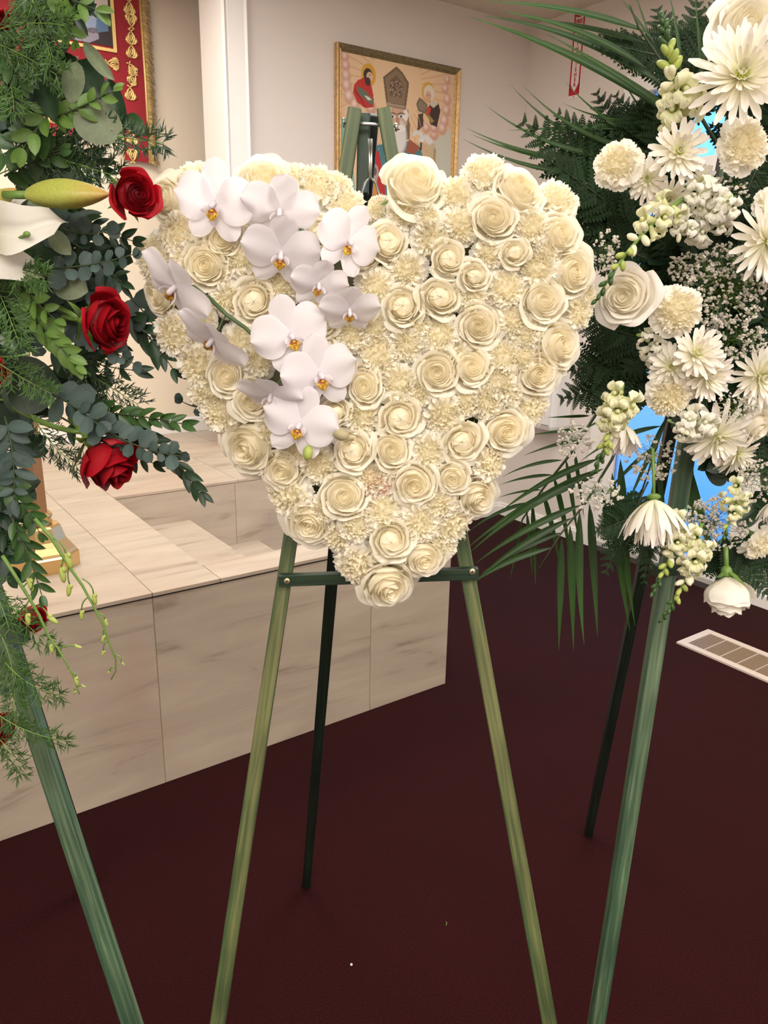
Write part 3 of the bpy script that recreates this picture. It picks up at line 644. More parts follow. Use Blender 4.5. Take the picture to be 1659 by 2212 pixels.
def rose_kit(seed, m, bulb=False, opening=1.0, n=28, core_n=13, flare=1.0):
    rnd = random.Random(seed); core = Mb(); petals = []
    th = rnd.uniform(0, 6.28)
    for k in range(n):
        th += 2.4 + rnd.uniform(-0.25, 0.25)
        v, f, t = rose_petal(k, n, th, rnd, bulb, opening, flare)
        if k < core_n: core.add(v, f, t)
        else:
            mb = Mb(); mb.add(v, f, t); petals.append(mb.mesh('petal', m))
    def fill(u, v):  # filler dome added under the rims so the petal wells look lighter
        a = u * PI; r = 0.62 * v; return (r * cos(a), r * sin(a), (0.02 if not bulb else -0.22) - 0.34 * v * v), 0.1 + 0.35 * v
    v, f, t = grid(12, 4, fill); core.add(v, f, t)
    core.ball((0, 0, -0.35), 0.09 if not bulb else 0.29, 10, 8, (1, 1, 4.6 if not bulb else 1.3), t=0.3)
    cal = Mb()
    for k in range(5):
        a = k * 2 * PI / 5
        def fs(u, v, a=a):
            w_ = 0.15 * (1 - v) ** 0.8 * (0.5 + min(1, v * 4) * 0.5); r = 0.17 + 0.75 * v; z = -0.98 + 0.28 * v - 0.3 * v * v * (k % 2) + 0.1 * v
            return (r * cos(a) - u * w_ * sin(a), r * sin(a) + u * w_ * cos(a), z - 0.02), 1.0
        v, f, t = grid(2, 5, fs); cal.add(v, f, t)
    cal.ball((0, 0, -1.0), 0.2, 8, 6, (1, 1, 0.9)); cal.tube([(0, 0, -1.05), (0, 0, -1.7)], 0.085, 7)
    return dict(core=core.mesh('petal_core', m), petals=petals, cal=cal.mesh('calyx', STEM))
def make_rose(kit, mw, label, group, cat='rose', name='white_rose', calyx=True):
    r = thing(name, label, cat, mw, group); link('petal_core', kit['core'], r)
    for p in kit['petals']: link('petal', p, r)
    if calyx: link('calyx', kit['cal'], r)
    return r
def carnation_kit(seed, m, flat=1.0):
    rnd = random.Random(seed)
    def petal(az, L, e, A, amp, fr, tone0):
        ph = rnd.uniform(0, 6.28); ph2 = rnd.uniform(0, 6.28); bend = rnd.uniform(0.1, 0.4)
        zig = [rnd.uniform(0.0, 0.10) * (i % 2) + rnd.uniform(0, 0.03) for i in range(40)]
        def fn(u, v):
            i = int(round((u + 1) * 9)); ee = e - bend * v * v
            rr = L * v * (1 - 0.14 * u * u) - (zig[i] * L if v > 0.99 else 0)
            wv = u * A * (0.25 + 0.75 * v)
            nz_ = amp * (sin(fr * u + ph) * v * v + 0.45 * sin(2.3 * fr * u + ph2) * v ** 3)
            rad = rr * cos(ee) - nz_ * sin(ee) * 0.7; z = -0.42 + rr * sin(ee) + nz_ * cos(ee)
            a = az + wv + 0.25 * nz_
            return (rad * cos(a), rad * sin(a), z), min(1, tone0 + 0.45 * v)
        return grid(18, 5, fn)
    outer = []; az = rnd.uniform(0, 6)
    for j, (n, L, e, A, amp) in enumerate([(7, 1.02, 0.22, 0.62, 0.05), (6, 0.95, 0.48, 0.62, 0.08)]):
        for k in range(n):
            v, f, t = petal(az + 2 * PI * k / n + rnd.uniform(-.15, .15), L * rnd.uniform(.9, 1.05), e * flat + rnd.uniform(-.1, .1), A, amp, rnd.uniform(4, 7), 0.6)
            mb = Mb(); mb.add(v, f, t); outer.append(mb.mesh('petal', m))
        az += 0.45
    core = Mb()
    for n, L, e, A, amp, tn in [(8, 0.88, 0.72, 0.6, 0.13, 0.45)]:
        for k in range(n):
            v, f, t = petal(az + 2 * PI * k / n + rnd.uniform(-.3, .3), L * rnd.uniform(.85, 1.1), e * (0.6 + 0.4 * flat) + rnd.uniform(-.15, .15), A, amp, rnd.uniform(5, 9), tn)
            core.add(v, f, [max(0, q) for q in t])
    NR = 42
    for k in range(NR):
        rr = 0.66 * math.sqrt((k + 0.5) / NR); a = k * 2.4 + rnd.uniform(-.2, .2); cx, cy = rr * cos(a), rr * sin(a)
        ta = a + PI / 2 + rnd.uniform(-0.9, 0.9); tx, ty = cos(ta), sin(ta); ox, oy = cos(a), sin(a)
        ln = rnd.uniform(0.16, 0.26); am = rnd.uniform(0.035, 0.07); fq = rnd.uniform(5, 9); ph = rnd.uniform(0, 6); top = 0.26 - 0.42 * rr * rr + rnd.uniform(-.06, .05)
        V = []; T = []; nu = 13
        for j, (hh, fl) in enumerate(((-0.22, 0.2), (-0.08, 0.6), (0.0, 1.0))):
            for i in range(nu):
                s_ = -1 + 2 * i / (nu - 1); off = am * sin(fq * s_ + ph) * fl * 1.3; q = ln * s_ * (0.5 + 0.5 * fl)
                zg = (0.045 * (i % 2) + rnd.uniform(0, 0.03)) if j == 2 else 0
                V.append((cx + tx * q + ox * (off + 0.10 * fl * rr) - ty * off * .5, cy + ty * q + oy * (off + 0.10 * fl * rr), top + hh - 0.10 * s_ * s_ - zg)); T.append((0.0, 0.25 + 0.3 * rr, 0.55 + 0.5 * rr)[j])
        core.add(V, [(j * nu + i, j * nu + i + 1, (j + 1) * nu + i + 1, (j + 1) * nu + i) for j in range(2) for i in range(nu - 1)], [min(1, q) for q in T])
    core.ball((0, 0, -0.34), 0.56, 10, 6, (1, 1, 0.6), t=0.2)
    cal = Mb(); cal.tube([(0, 0, -0.38), (0, 0, -0.55), (0, 0, -0.95), (0, 0, -1.1)], [0.2, 0.22, 0.15, 0.06], 8); cal.tube([(0, 0, -1.05), (0, 0, -1.6)], 0.05, 6)
    return dict(core=tag_stuff(core.mesh('ruffled_centre', m)), petals=outer, cal=cal.mesh('calyx', STEM))
def tag_stuff(me): return me
def make_carnation(kit, mw, label, group, calyx=True):
    r = thing('carnation', label, 'carnation', mw, group); o = link('ruffled_centre', kit['core'], r); o['kind'] = 'stuff'
    for p in kit['petals']: link('petal', p, r)
    if calyx: link('calyx', kit['cal'], r)
    return r
def mum_kit(seed, spider=True, cup=0.0):
    """cup > 0 bends the florets back towards the stem, as on a drooping head"""
    rnd = random.Random(seed); fl = []
    def floret(L, wd, cv, tip):
        def fn(u, v):
            w_ = wd * (0.35 + 0.65 * sin(min(1, v * 1.35) * PI / 2)) * (1 if v < 0.86 else (0.75 if v < 0.96 else tip))
            return (L * v, u * w_, cv * v * v * L + 0.35 * w_ * (u * u - 0.5)), v
        v, f, t = grid(2, 6, fn); mb = Mb(); mb.add(v, f, [0.55 + 0.45 * q for q in t]); return mb.mesh('floret', MUM)
    meshes = {}
    lay = [(22, 1.0, 0.02, 0.075, 0.10), (20, 0.93, 0.26, 0.07, 0.22), (18, 0.82, 0.5, 0.062, 0.3)] if spider else [(17, 1.0, 0.05, 0.10, 0.12), (15, 0.88, 0.3, 0.09, 0.2), (12, 0.7, 0.55, 0.08, 0.3)]
    for j, (n, L, e, wd, cv) in enumerate(lay):
        ms = [floret(L * q, wd, cv - cup * 0.9, 0.3 if spider else 0.5) for q in (0.9, 1.0, 1.06)]
        for k in range(n):
            a = 2 * PI * (k + 0.5 * (j % 2)) / n + rnd.uniform(-.1, .1)
            fl.append((rnd.choice(ms), Matrix.Translation((0, 0, -0.15)) @ Matrix.Rotation(a, 4, 'Z') @ Matrix.Rotation(-(e - cup * 0.7 + rnd.uniform(-.1, .1)), 4, 'Y') @ Matrix.Rotation(rnd.uniform(-.4, .4), 4, 'X')))
    inner = Mb()
    for n, L, e, wd in [(14, 0.6, 0.78, 0.055), (12, 0.44, 1.05, 0.05), (8, 0.32, 1.3, 0.045)]:
        for k in range(n):
            a = 2 * PI * k / n + rnd.uniform(-.2, .2); Mx = Matrix.Translation((0, 0, -0.15)) @ Matrix.Rotation(a, 4, 'Z') @ Matrix.Rotation(-(e - cup * 0.3), 4, 'Y')
            v, f, t = grid(2, 4, lambda u, v: (Vector((L * v, u * wd * (1 - 0.5 * v * v), 0.25 * v * v * L + 0.3 * wd * u * u)), 0.35 + v * 0.6))
            inner.add([Mx @ p for p in v], f, t)
    for k in range(26):
        r = 0.13 * math.sqrt(k / 26); a = k * 2.4; inner.ball((r * cos(a), r * sin(a), 0.02 - r * 0.2), 0.032, 5, 4, (1, 1, 1.8), t=0.0)
    cal = Mb(); cal.ball((0, 0, -0.2), 0.16, 8, 5, (1, 1, 0.5)); cal.tube([(0, 0, -0.2), (0, 0, -1.3)], 0.035, 6)
    return dict(fl=fl, inner=inner.mesh('floret_heart', MUM), cal=cal.mesh('calyx', STEM))
def make_mum(kit, mw, label, group=None):
    r = thing('chrysanthemum', label, 'chrysanthemum', mw, group)
    for me, m_ in kit['fl']: link('floret', me, r, m_)
    link('floret_heart', kit['inner'], r)['kind'] = 'stuff'; link('calyx', kit['cal'], r); return r

def orchid_kit():
    def blade(L, wd, curve):
        def fn(u, v):
            w_ = wd * (0.30 * (1 - v) + math.sqrt(max(0, 1 - ((v - 0.56) / 0.46) ** 2)) * 0.95 if v > 0.12 else 0.28 + 2.0 * v) if v < 0.999 else 0.03
            w_ = min(w_, wd)
            return (L * v, u * w_, curve * v * v * L - 0.12 * abs(u) ** 2 * w_ + 0.02 * (1 - abs(u)) * sin(PI * v) + 0.01 * sin(9 * v + 4 * u)), 1.0
        v, f, t = grid(10, 14, fn); mb = Mb(); mb.add(v, f, t); return mb.mesh('orchid_blade', ORCH)
    def round_petal(ph):
        # outline of a broad rounded petal: narrow claw at the origin, then almost a disc
        def fn(u, v):
            x = v * 0.98; q = (v - 0.56) / 0.45
            w_ = 0.56 * math.sqrt(max(0, 1 - abs(q) ** 2.3)) if v > 0.16 else 0.10 + v * 1.35
            w_ = max(w_, 0.10 + min(v, 0.16) * 1.3) if v < 0.5 else w_
            if v > 0.999: w_ = 0.10
            y = u * w_ * (1.0 if u > 0 else 0.90) + 0.05 * v
            return (x - 0.05 * u * u * v + 0.012 * sin(6 * u + ph) * v, y, 0.10 * sin(PI * v * 0.9) + 0.035 * sin(5 * u + ph) * v - 0.13 * u * u * v - 0.05 * v * v), 1.0
        v, f, t = grid(14, 16, fn); mb = Mb(); mb.add(v, f, t); return mb.mesh('orchid_petal', ORCH)
    lip = Mb()
    for sd in (-1, 1):                       # the two upright side lobes
        def fl(u, q, sd=sd):
            w_ = 0.10 * sin(PI * min(1, 0.15 + 0.8 * q)); c = 0.02 + 0.17 * sin(q * 1.7)
            return (sd * c + 0.03 * sd * u * u, -0.10 - 0.03 * q + u * w_, 0.08 + 0.24 * q), 1.0
        v, f, t = grid(5, 6, fl); lip.add(v, f, t, 0)
    def fm(u, q):                            # mid lobe with yellow keel and red flecks
        w_ = 0.03 + 0.11 * sin(PI * min(1, q * 1.05)) ** 0.8
        return (u * w_, -0.10 - 0.27 * q, 0.15 + 0.10 * sin(q * 2.4) - 0.08 * u * u), (1.0 if (0.25 < q and int((u + 1) * 3.9 + q * 5) % 3) else 0.1)
    v, f, t = grid(8, 8, fm); lip.add(v, f, t, 1)
    def ft(u, q): return (u * 0.07 * (1 - q) + 0.0, -0.36 - 0.12 * q, 0.22 - 0.10 * q), 1.0
    v, f, t = grid(3, 3, ft); lip.add(v, f, t, 0)
    lip.ball((0, -0.14, 0.20), 0.04, 8, 5, (1, 0.8, 1), t=0.9, mi=1)
    for k in range(5): lip.tube([(-0.05 + 0.025 * k, -0.16, 0.225), (-0.06 + 0.03 * k, -0.27, 0.255)], 0.006, 3, t=0.0, mi=1)
    colm = Mb(); colm.tube([(0, 0.02, 0.02), (0, 0.0, 0.14), (0, -0.04, 0.23), (0, -0.07, 0.27)], [0.06, 0.06, 0.065, 0.03], 10)
    return dict(sep=blade(1.0, 0.33, 0.03), lat=blade(0.92, 0.29, -0.02), pet=round_petal(0.5), pet2=round_petal(2.5), lip=lip.mesh('lip', [ORCH, ORLIP]), col=colm.mesh('column', ORCH))
def orchid_blossom(kit, mw, parent, fold=0.0, yellow=True):
    b = link('blossom', kit['col'], parent, mw)
    rz = lambda a: Matrix.Rotation(a, 4, 'Z')
    tilt = lambda a: Matrix.Rotation(-a, 4, 'Y')
    link('sepal', kit['sep'], b, rz(PI / 2) @ tilt(0.05 + fold * 0.6))
    link('sepal', kit['lat'], b, rz(-PI / 2 + 0.62) @ tilt(-0.05 + fold) @ Matrix.Translation((0, 0, -0.015)))
    link('sepal', kit['lat'], b, rz(-PI / 2 - 0.62) @ tilt(-0.05 + fold) @ Matrix.Translation((0, 0, -0.015)))
    link('petal', kit['pet'], b, Matrix.Translation((0.0, 0, 0.03)) @ rz(0.12) @ tilt(fold * 0.5))
    link('petal', kit['pet2'], b, Matrix.Translation((0.0, 0, 0.03)) @ Matrix.Scale(-1, 4, (1, 0, 0)) @ rz(0.12) @ tilt(fold * 0.5))
    link('lip', kit['lip'], b)
    return b

def leaf_mesh(name, m, ratio=0.42, droop=0.15, fold=0.25, tip=1.0, nu=4, nv=7, wavy=0.0, pos=0.45):
    """leaf of length 1 along +X, upper face +Z"""
    def fn(u, v):
        w_ = ratio * (v / pos) ** 0.65 * ((1 - v) / (1 - pos)) ** (0.65 * tip * (1 - pos) / pos) if 0 < v < 1 else 0.0
        w_ = min(w_, ratio)
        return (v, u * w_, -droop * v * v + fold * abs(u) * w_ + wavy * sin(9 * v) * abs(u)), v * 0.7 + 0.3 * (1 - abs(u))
    v, f, t = grid(nu, nv, fn); mb = Mb(); mb.add(v, f, t); mb.tube([(-0.12, 0, -0.01), (0, 0, 0)], 0.016, 4, t=0.3); return mb.mesh(name, m)
LM = {}
def leaf_kind(kind):
    if kind not in LM:
        LM[kind] = {
            'salal': lambda: leaf_mesh('leaf', LEAFD, 0.34, 0.18, 0.2, 0.9, 6, 9, 0.01), 'gray': lambda: leaf_mesh('leaf', LEAFG, 0.34, 0.12, 0.15, 0.9, 6, 9, 0.01),
            'ruscus': lambda: leaf_mesh('leaf', LEAFD, 0.19, 0.12, 0.3, 1.1), 'ruscusm': lambda: leaf_mesh('leaf', LEAFM, 0.2, 0.15, 0.3, 1.1),
            'pitto': lambda: leaf_mesh('leaf', LEAFM, 0.26, 0.2, 0.2, 0.9), 'pittol': lambda: leaf_mesh('leaf', LEAFL, 0.26, 0.2, 0.25, 0.9),
            'euca': lambda: leaf_mesh('leaf', EUCA, 0.40, 0.10, 0.12, 0.55, 6, 7), 'eucal': lambda: leaf_mesh('leaf', EUCA, 0.24, 0.15, 0.2, 0.9),
            'palm': lambda: leaf_mesh('blade', PALM, 0.038, 0.0, 0.6, 1.0, 2, 12, pos=0.3), 'lily': lambda: leaf_mesh('leaf', LEAFD, 0.13, 0.2, 0.3, 1.1, 4, 9),
        }[kind]()
    return LM[kind]
def leaf_mat(p, dirv, facing, L, spin=0.0):
    """local +X along dirv, local +Z close to facing"""
    x = dirv.normalized(); y = facing.cross(x); y = y.normalized() if y.length > 1e-3 else x.orthogonal().normalized(); z = x.cross(y)
    R = Matrix(((x.x, y.x, z.x, 0), (x.y, y.y, z.y, 0), (x.z, y.z, z.z, 0), (0, 0, 0, 1)))
    return Matrix.Translation(p) @ R @ Matrix.Rotation(spin, 4, 'X') @ Matrix.Scale(L, 4)
def branch(name, label, cat, pts, kind, n, L, rnd, group=None, stem=STEMD, sr=0.0014, ang=0.8, pairs=True, taper=0.35, twist=0.6, start=0.12, endleaf=True, nfac=None):
    """stem through pts with leaves set along it; every leaf a part"""
    r = thing(name, label, cat, Matrix.Translation(pts[0]), group); o = pts[0]
    q = [p - o for p in (bez(*pts, 10) if len(pts) == 3 else pts)]
    mb = Mb(); mb.tube(q, [sr * (1 - 0.6 * i / (len(q) - 1)) for i in range(len(q))], 5); link('stem', mb.mesh('stem', stem), r)
    me = leaf_kind(kind); fac = nfac or Vector((0, -1, 0.25))
    for i in range(n):
        t = start + (1 - start) * i / max(1, n - 1); f = t * (len(q) - 1); a = int(min(f, len(q) - 2)); p = q[a].lerp(q[a + 1], f - a); d = (q[a + 1] - q[a]).normalized()
        side = d.cross(fac).normalized(); ll = L * (1 - taper * t) * rnd.uniform(0.8, 1.15)
        for sd in ((-1, 1) if pairs else ((-1) ** i,)):
            aa = ang * rnd.uniform(0.75, 1.25) if not (endleaf and i == n - 1) else 0.25
            dv = d * cos(aa) + side * (sd * sin(aa)) + fac * rnd.uniform(-0.35, 0.45)
            if kind == 'euca': ll = L * rnd.uniform(0.6, 1.25) * (1 - taper * t)
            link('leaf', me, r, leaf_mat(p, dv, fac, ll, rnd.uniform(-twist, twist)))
    return r
def needle_frond(name, label, pts, rnd, group=None, n=14, sub=0.03, m=NEEDLE, nl=0.009, nn=9, cat='asparagus fern', wide=0.9):
    r = thing(name, label, cat, Matrix.Translation(pts[0]), group); o = pts[0]
    q = [p - o for p in (bez(*pts, 12) if len(pts) == 3 else pts)]
    mb = Mb(); mb.tube(q, [0.0010 * (1 - 0.6 * i / (len(q) - 1)) for i in range(len(q))], 4); nb = Mb()
    fac = Vector((0, -1, 0.2))
    for i in range(n):
        t = 0.1 + 0.9 * i / (n - 1); f = t * (len(q) - 1); a = int(min(f, len(q) - 2)); p = q[a].lerp(q[a + 1], f - a); d = (q[a + 1] - q[a]).normalized(); side = d.cross(fac).normalized()
        for sd in (-1, 1):
            aa = wide * rnd.uniform(0.7, 1.2); dv = (d * cos(aa) + side * sd * sin(aa) + fac * rnd.uniform(-.35, .35)).normalized(); ln = sub * (1 - 0.55 * t) * rnd.uniform(.7, 1.2)
            mb.tube([p, p + dv * ln], 0.0005, 3); s2 = dv.cross(fac).normalized()
            for j in range(nn):
                b = p + dv * ln * (0.15 + 0.85 * j / (nn - 1))
                for k in range(2):
                    w_ = (dv * rnd.uniform(0.5, 1.0) + s2 * rnd.uniform(-0.9, 0.9) + fac * rnd.uniform(-0.6, 0.6)).normalized() * nl * rnd.uniform(.7, 1.3)
                    sdv = w_.cross(fac).normalized() * 0.00055
                    nb.add([b - sdv, b + sdv, b + w_ * 0.6 + sdv, b + w_, b + w_ * 0.6 - sdv], [(0, 1, 2, 3, 4)], [0, 0, .6, 1, .6])
    link('stem', mb.mesh('stem', STEM), r); link('needles', nb.mesh('needles', m, False), r)['kind'] = 'stuff'; return r
# leatherleaf fern: every pinna one part, its toothed leaflets cut as geometry
def pinna_mesh(seed):
    rnd = random.Random(seed); mb = Mb(); n = 9
    mb.tube([(0, 0, 0), (1, 0, 0)], 0.012, 3, t=0.2)
    for i in range(n):
        x = 0.06 + 0.86 * i / (n - 1); L = 0.30 * (1 - (i / n) ** 1.4 * 0.8) * rnd.uniform(.9, 1.1)
        for sd in (-1, 1):
            dx, dy = 0.55 * L, sd * L * 0.86; px, py = -dy * 0.26 * sd, dx * 0.26 * sd
            P = [(x - 0.02, 0), (x + dx * .25 - abs(px) * .8, dy * .35), (x + dx * .45 - abs(px) * .9, dy * .55), (x + dx * .5 - abs(px) * .5, dy * .6), (x + dx * .8 - abs(px) * .5, dy * .85), (x + dx, dy), (x + dx * .95 + .02, dy * .75), (x + dx * .75 + .03, dy * .45), (x + 0.05, 0)]
            V = [(a, b, 0.06 * abs(b) - 0.02 * (j % 2)) for j, (a, b) in enumerate(P)]
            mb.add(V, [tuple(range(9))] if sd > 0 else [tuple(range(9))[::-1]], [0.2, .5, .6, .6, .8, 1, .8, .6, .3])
    mb.add([(0.92, -0.05, 0), (1.08, 0, -0.02), (0.92, 0.05, 0)], [(0, 1, 2)], [1, 1, 1]); return mb.mesh('pinna', FERN, False)
PIN = [pinna_mesh(k) for k in range(4)]
def fern(label, p0, p1, wd, rnd, group=None, n=11, bend=0.0, fac=None, name='fern_frond'):
    """frond from p0 to its tip p1; wd = length of the longest pinna"""
    fac = (fac or Vector((rnd.uniform(-.3, .3), -1, rnd.uniform(-.1, .5)))).normalized(); d = p1 - p0; side = d.normalized().cross(fac).normalized()
    r = thing(name, label, 'fern', Matrix.Translation(p0), group)
    q = bez(Vector((0, 0, 0)), d * 0.5 + side * bend * d.length, d, 10); mb = Mb(); mb.tube(q, [0.0015 * (1 - 0.075 * i) for i in range(11)], 4); link('stem', mb.mesh('stem', STEMD), r)
    for i in range(n):
        t = 0.16 + 0.82 * i / (n - 1); f = t * 10; a = int(min(f, 9)); p = q[a].lerp(q[a + 1], f - a); dd = (q[a + 1] - q[a]).normalized(); sd_ = dd.cross(fac).normalized()
        L = wd * (1 - 0.85 * ((t - 0.16) / 0.84) ** 1.3) * rnd.uniform(.9, 1.08)
        for sd in (-1, 1):
            dv = dd * 0.62 + sd_ * sd * 0.8 + fac * rnd.uniform(-.2, .15)
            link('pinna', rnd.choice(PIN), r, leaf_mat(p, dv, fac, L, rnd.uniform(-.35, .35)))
    link('pinna', PIN[0], r, leaf_mat(q[-2], d, fac, wd * 0.22)); return r
def blade_between(parent, p0, p1, sag, wr=1.0, kind='palm', fac=Vector((0, -1, 0.3))):
    """one long palm blade from p0 to p1, arching by sag (metres) towards 'sagdir'"""
    d = p1 - p0; L = d.length; x = d / L; side = x.cross(fac).normalized(); up = side.cross(x)
    pr = [0.0, 0.55, 0.85, 1.0, 1.0, 0.95, 0.86, 0.74, 0.6, 0.45, 0.3, 0.16, 0.03]; V = []; Fc = []; T = []; n = len(pr)
    W_ = L * 0.035 * wr
    for i, w_ in enumerate(pr):
        t = i / (n - 1); c = p0 + d * t + side * (sag * 4 * t * (1 - t))
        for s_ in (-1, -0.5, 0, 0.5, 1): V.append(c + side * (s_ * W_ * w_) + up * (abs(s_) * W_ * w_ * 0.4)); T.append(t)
    for i in range(n - 1):
        for k in range(4): a = i * 5 + k; Fc.append((a, a + 1, a + 6, a + 5))
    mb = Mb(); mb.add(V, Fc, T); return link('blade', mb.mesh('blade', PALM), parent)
def bar(name, p0, p1, w_, dp, m, parent, fac=Vector((0, -1, 0)), bev=0.0015, taper=1.0):
    d = p1 - p0; L = d.length; z = d / L; x = z.cross(fac).normalized() * -1; y = z.cross(x)
    mb = Mb(); mb.box((-w_ / 2, -dp / 2, 0), (w_ / 2, dp / 2, L)); mb.v = [(x * (taper if z > 0 else 1), y, z) for x, y, z in mb.v]; me = mb.mesh(name, m, False)
    bm = bmesh.new(); bm.from_mesh(me); bmesh.ops.bevel(bm, geom=bm.edges[:], offset=bev, segments=2, profile=0.5, affect='EDGES'); bm.to_mesh(me); bm.free()
    R = Matrix(((x.x, y.x, z.x, p0.x), (x.y, y.y, z.y, p0.y), (x.z, y.z, z.z, p0.z), (0, 0, 0, 1)))
    return link(name, me, parent, R)
# ================================================================== heart on its easel
HN = Vector((0, 1, -0.10)); HK = 0.90
def hp(x, y, off=0.0): return hit(x, y, HN, HK - off)
OUT = [(795, 470), (745, 405), (690, 360), (640, 345), (575, 325), (500, 345), (410, 365), (345, 385), (300, 500), (280, 590), (315, 680), (335, 745), (380, 830), (425, 910), (480, 1000), (560, 1060), (600, 1150), (690, 1200), (735, 1260), (790, 1290), (840, 1335), (900, 1290), (965, 1240), (1010, 1170), (1080, 1080), (1140, 990), (1200, 880), (1260, 790), (1285, 680), (1290, 560), (1275, 480), (1230, 420), (1130, 345), (1040, 330), (960, 375), (900, 330), (845, 370)]
def edge_info(x, y):
    """distance in photo pixels to the heart's outline and the way out"""
    best = (1e9, None)
    for (ax, ay), (bx, by) in zip(OUT, OUT[1:] + OUT[:1]):
        dx, dy = bx - ax, by - ay; t = max(0, min(1, ((x - ax) * dx + (y - ay) * dy) / (dx * dx + dy * dy)))
        qx, qy = ax + t * dx, ay + t * dy; d = math.hypot(x - qx, y - qy)
        if d < best[0]: nx, ny = dy, -dx; l = math.hypot(nx, ny); best = (d, (-nx / l, -ny / l))
    return best
es = thing('easel', 'green stained wooden easel carrying the white flower heart', 'easel', Matrix.Translation(hit(662, 1912, ZD, 0)))
E0 = es.matrix_basis.inverted()
def loc(m): return E0 @ m
def ebar(name, p0, p1, w_, dp, m, root, **k):
    o = bar(name, p0, p1, w_, dp, m, root, **k); o.matrix_basis = root.matrix_basis.inverted() @ o.matrix_basis; return o
def to_floor(top, low): return top + (low - top) * (top.z / (top.z - low.z))
LT, LL = hp(767, 236), hp(470, 2212); RT_, RL = hp(828, 236), hp(1187, 2212)
lf = ebar('leg', to_floor(LT, LL), LT, 0.0250, 0.019, WOODL, es, taper=0.68)
rf_ = ebar('leg', to_floor(RT_, RL), RT_, 0.0250, 0.019, WOODL, es, taper=0.68)
rt = hp(801, 246, -0.034); rearfoot = hit(662, 1912, ZD, 0.0)
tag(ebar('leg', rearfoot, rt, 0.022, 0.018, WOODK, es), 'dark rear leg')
ebar('back_strut', hp(783, 420, -0.02), hp(787, 246, -0.02), 0.016, 0.012, WOODD, es)
tag(ebar('crossbar', hp(603, 1253, 0.016), hp(1033, 1238, 0.016), 0.0165, 0.011, WOODD, es, bev=0.001), 'dark green crossbar')
def scr(p, r, root):
    mb = Mb(); mb.ball((0, 0, 0), r, 12, 6, (1, 1, 0.35)); o = link('screw', mb.mesh('screw', SCREW), root, root.matrix_basis.inverted() @ frame(p, Vector((0, -1, 0.1))))
    m2 = Mb(); m2.box((-r * .6, -r * .12, r * .28), (r * .6, r * .12, r * .38)); m2.box((-r * .12, -r * .6, r * .28), (r * .12, r * .6, r * .38)); link('slot', m2.mesh('slot', BLACKP, False), o)
scr(hp(620, 1255, 0.0232), 0.0045, es); scr(hp(1020, 1235, 0.0232), 0.0045, es)
mb = Mb(); mb.tube([hp(740, 265, 0), hp(860, 272, 0)], 0.0022, 8); mb.tube([hp(741, 265, 0), hp(744, 265, 0)], 0.006, 8); mb.tube([hp(853, 275, 0), hp(858, 275, 0)], 0.005, 6); mb.xf(E0)
link('bolt', mb.mesh('bolt', STEEL), es)
wr = Mb(); wr.tube([hp(797, 300, .02), hp(798, 350, .02), hp(798, 384, .02)], 0.0017, 6); wr.tube([hp(803, 300, .02), hp(802, 350, .02), hp(801, 384, .02)], 0.0017, 6)
for s_ in (-1, 1): wr.tube([hp(800, 384, .02), hp(800 + 12 * s_, 396, .024), hp(800 + 21 * s_, 425, .03), hp(800 + 26 * s_, 480, .035)], 0.0018, 6)
wr.xf(E0); link('wire_hook', wr.mesh('wire_hook', STEEL), es)
# foam heart
cen = (795, 760)
ctr = hp(*cen, 0.03)
fh = thing('foam_heart', 'green foam heart form hidden under the white flowers on the easel', 'heart frame', Matrix.Translation(ctr))
FI = Matrix.Translation(-ctr)
ring = []
for (x, y) in OUT:
    ring.append((cen[0] + (x - cen[0]) * 0.86, cen[1] + (y - cen[1]) * 0.86))
fm = Mb(); n = len(ring); layers = [(0.004, 0.97), (0.018, 1.0), (0.045, 0.97), (0.058, 0.88), (0.062, 0.6)]; V = []
for off, sc in layers:
    for (x, y) in ring: V.append(hp(cen[0] + (x - cen[0]) * sc, cen[1] + (y - cen[1]) * sc, off))
Fc = [(i * n + k, i * n + (k + 1) % n, (i + 1) * n + (k + 1) % n, (i + 1) * n + k) for i in range(len(layers) - 1) for k in range(n)]
V.append(hp(*cen, 0.062)); V.append(hp(*cen, 0.004)); m1 = len(V) - 2
Fc += [((len(layers) - 1) * n + k, (len(layers) - 1) * n + (k + 1) % n, m1) for k in range(n)] + [((k + 1) % n, k, m1 + 1) for k in range(n)]
fm.add(V, Fc); fm.xf(FI); link('foam', fm.mesh('foam', FOAMW), fh)
tr = Mb(); V = []; lay2 = [(0.0, 1.02), (0.022, 1.03), (0.022, 1.0), (0.003, 0.99)]
for off, sc in lay2:
    for (x, y) in ring: V.append(hp(cen[0] + (x - cen[0]) * sc, cen[1] + (y - cen[1]) * sc, off))
tr.add(V, [(i * n + k, i * n + (k + 1) % n, (i + 1) % 4 * n + (k + 1) % n, (i + 1) % 4 * n + k) for i in range(4) for k in range(n)]); tr.xf(FI); link('tray', tr.mesh('tray', BLACKP, False), fh)

GR, GC = 'roses in the white heart', 'carnations in the white heart'
KR = [rose_kit(11, ROSE, opening=0.9), rose_kit(12, ROSE, opening=1.0, flare=1.1), rose_kit(13, ROSE, bulb=True), rose_kit(14, ROSE, opening=1.05, flare=1.2, n=30), rose_kit(15, ROSE, bulb=True, flare=1.15), rose_kit(16, ROSE, opening=0.85, n=25)]
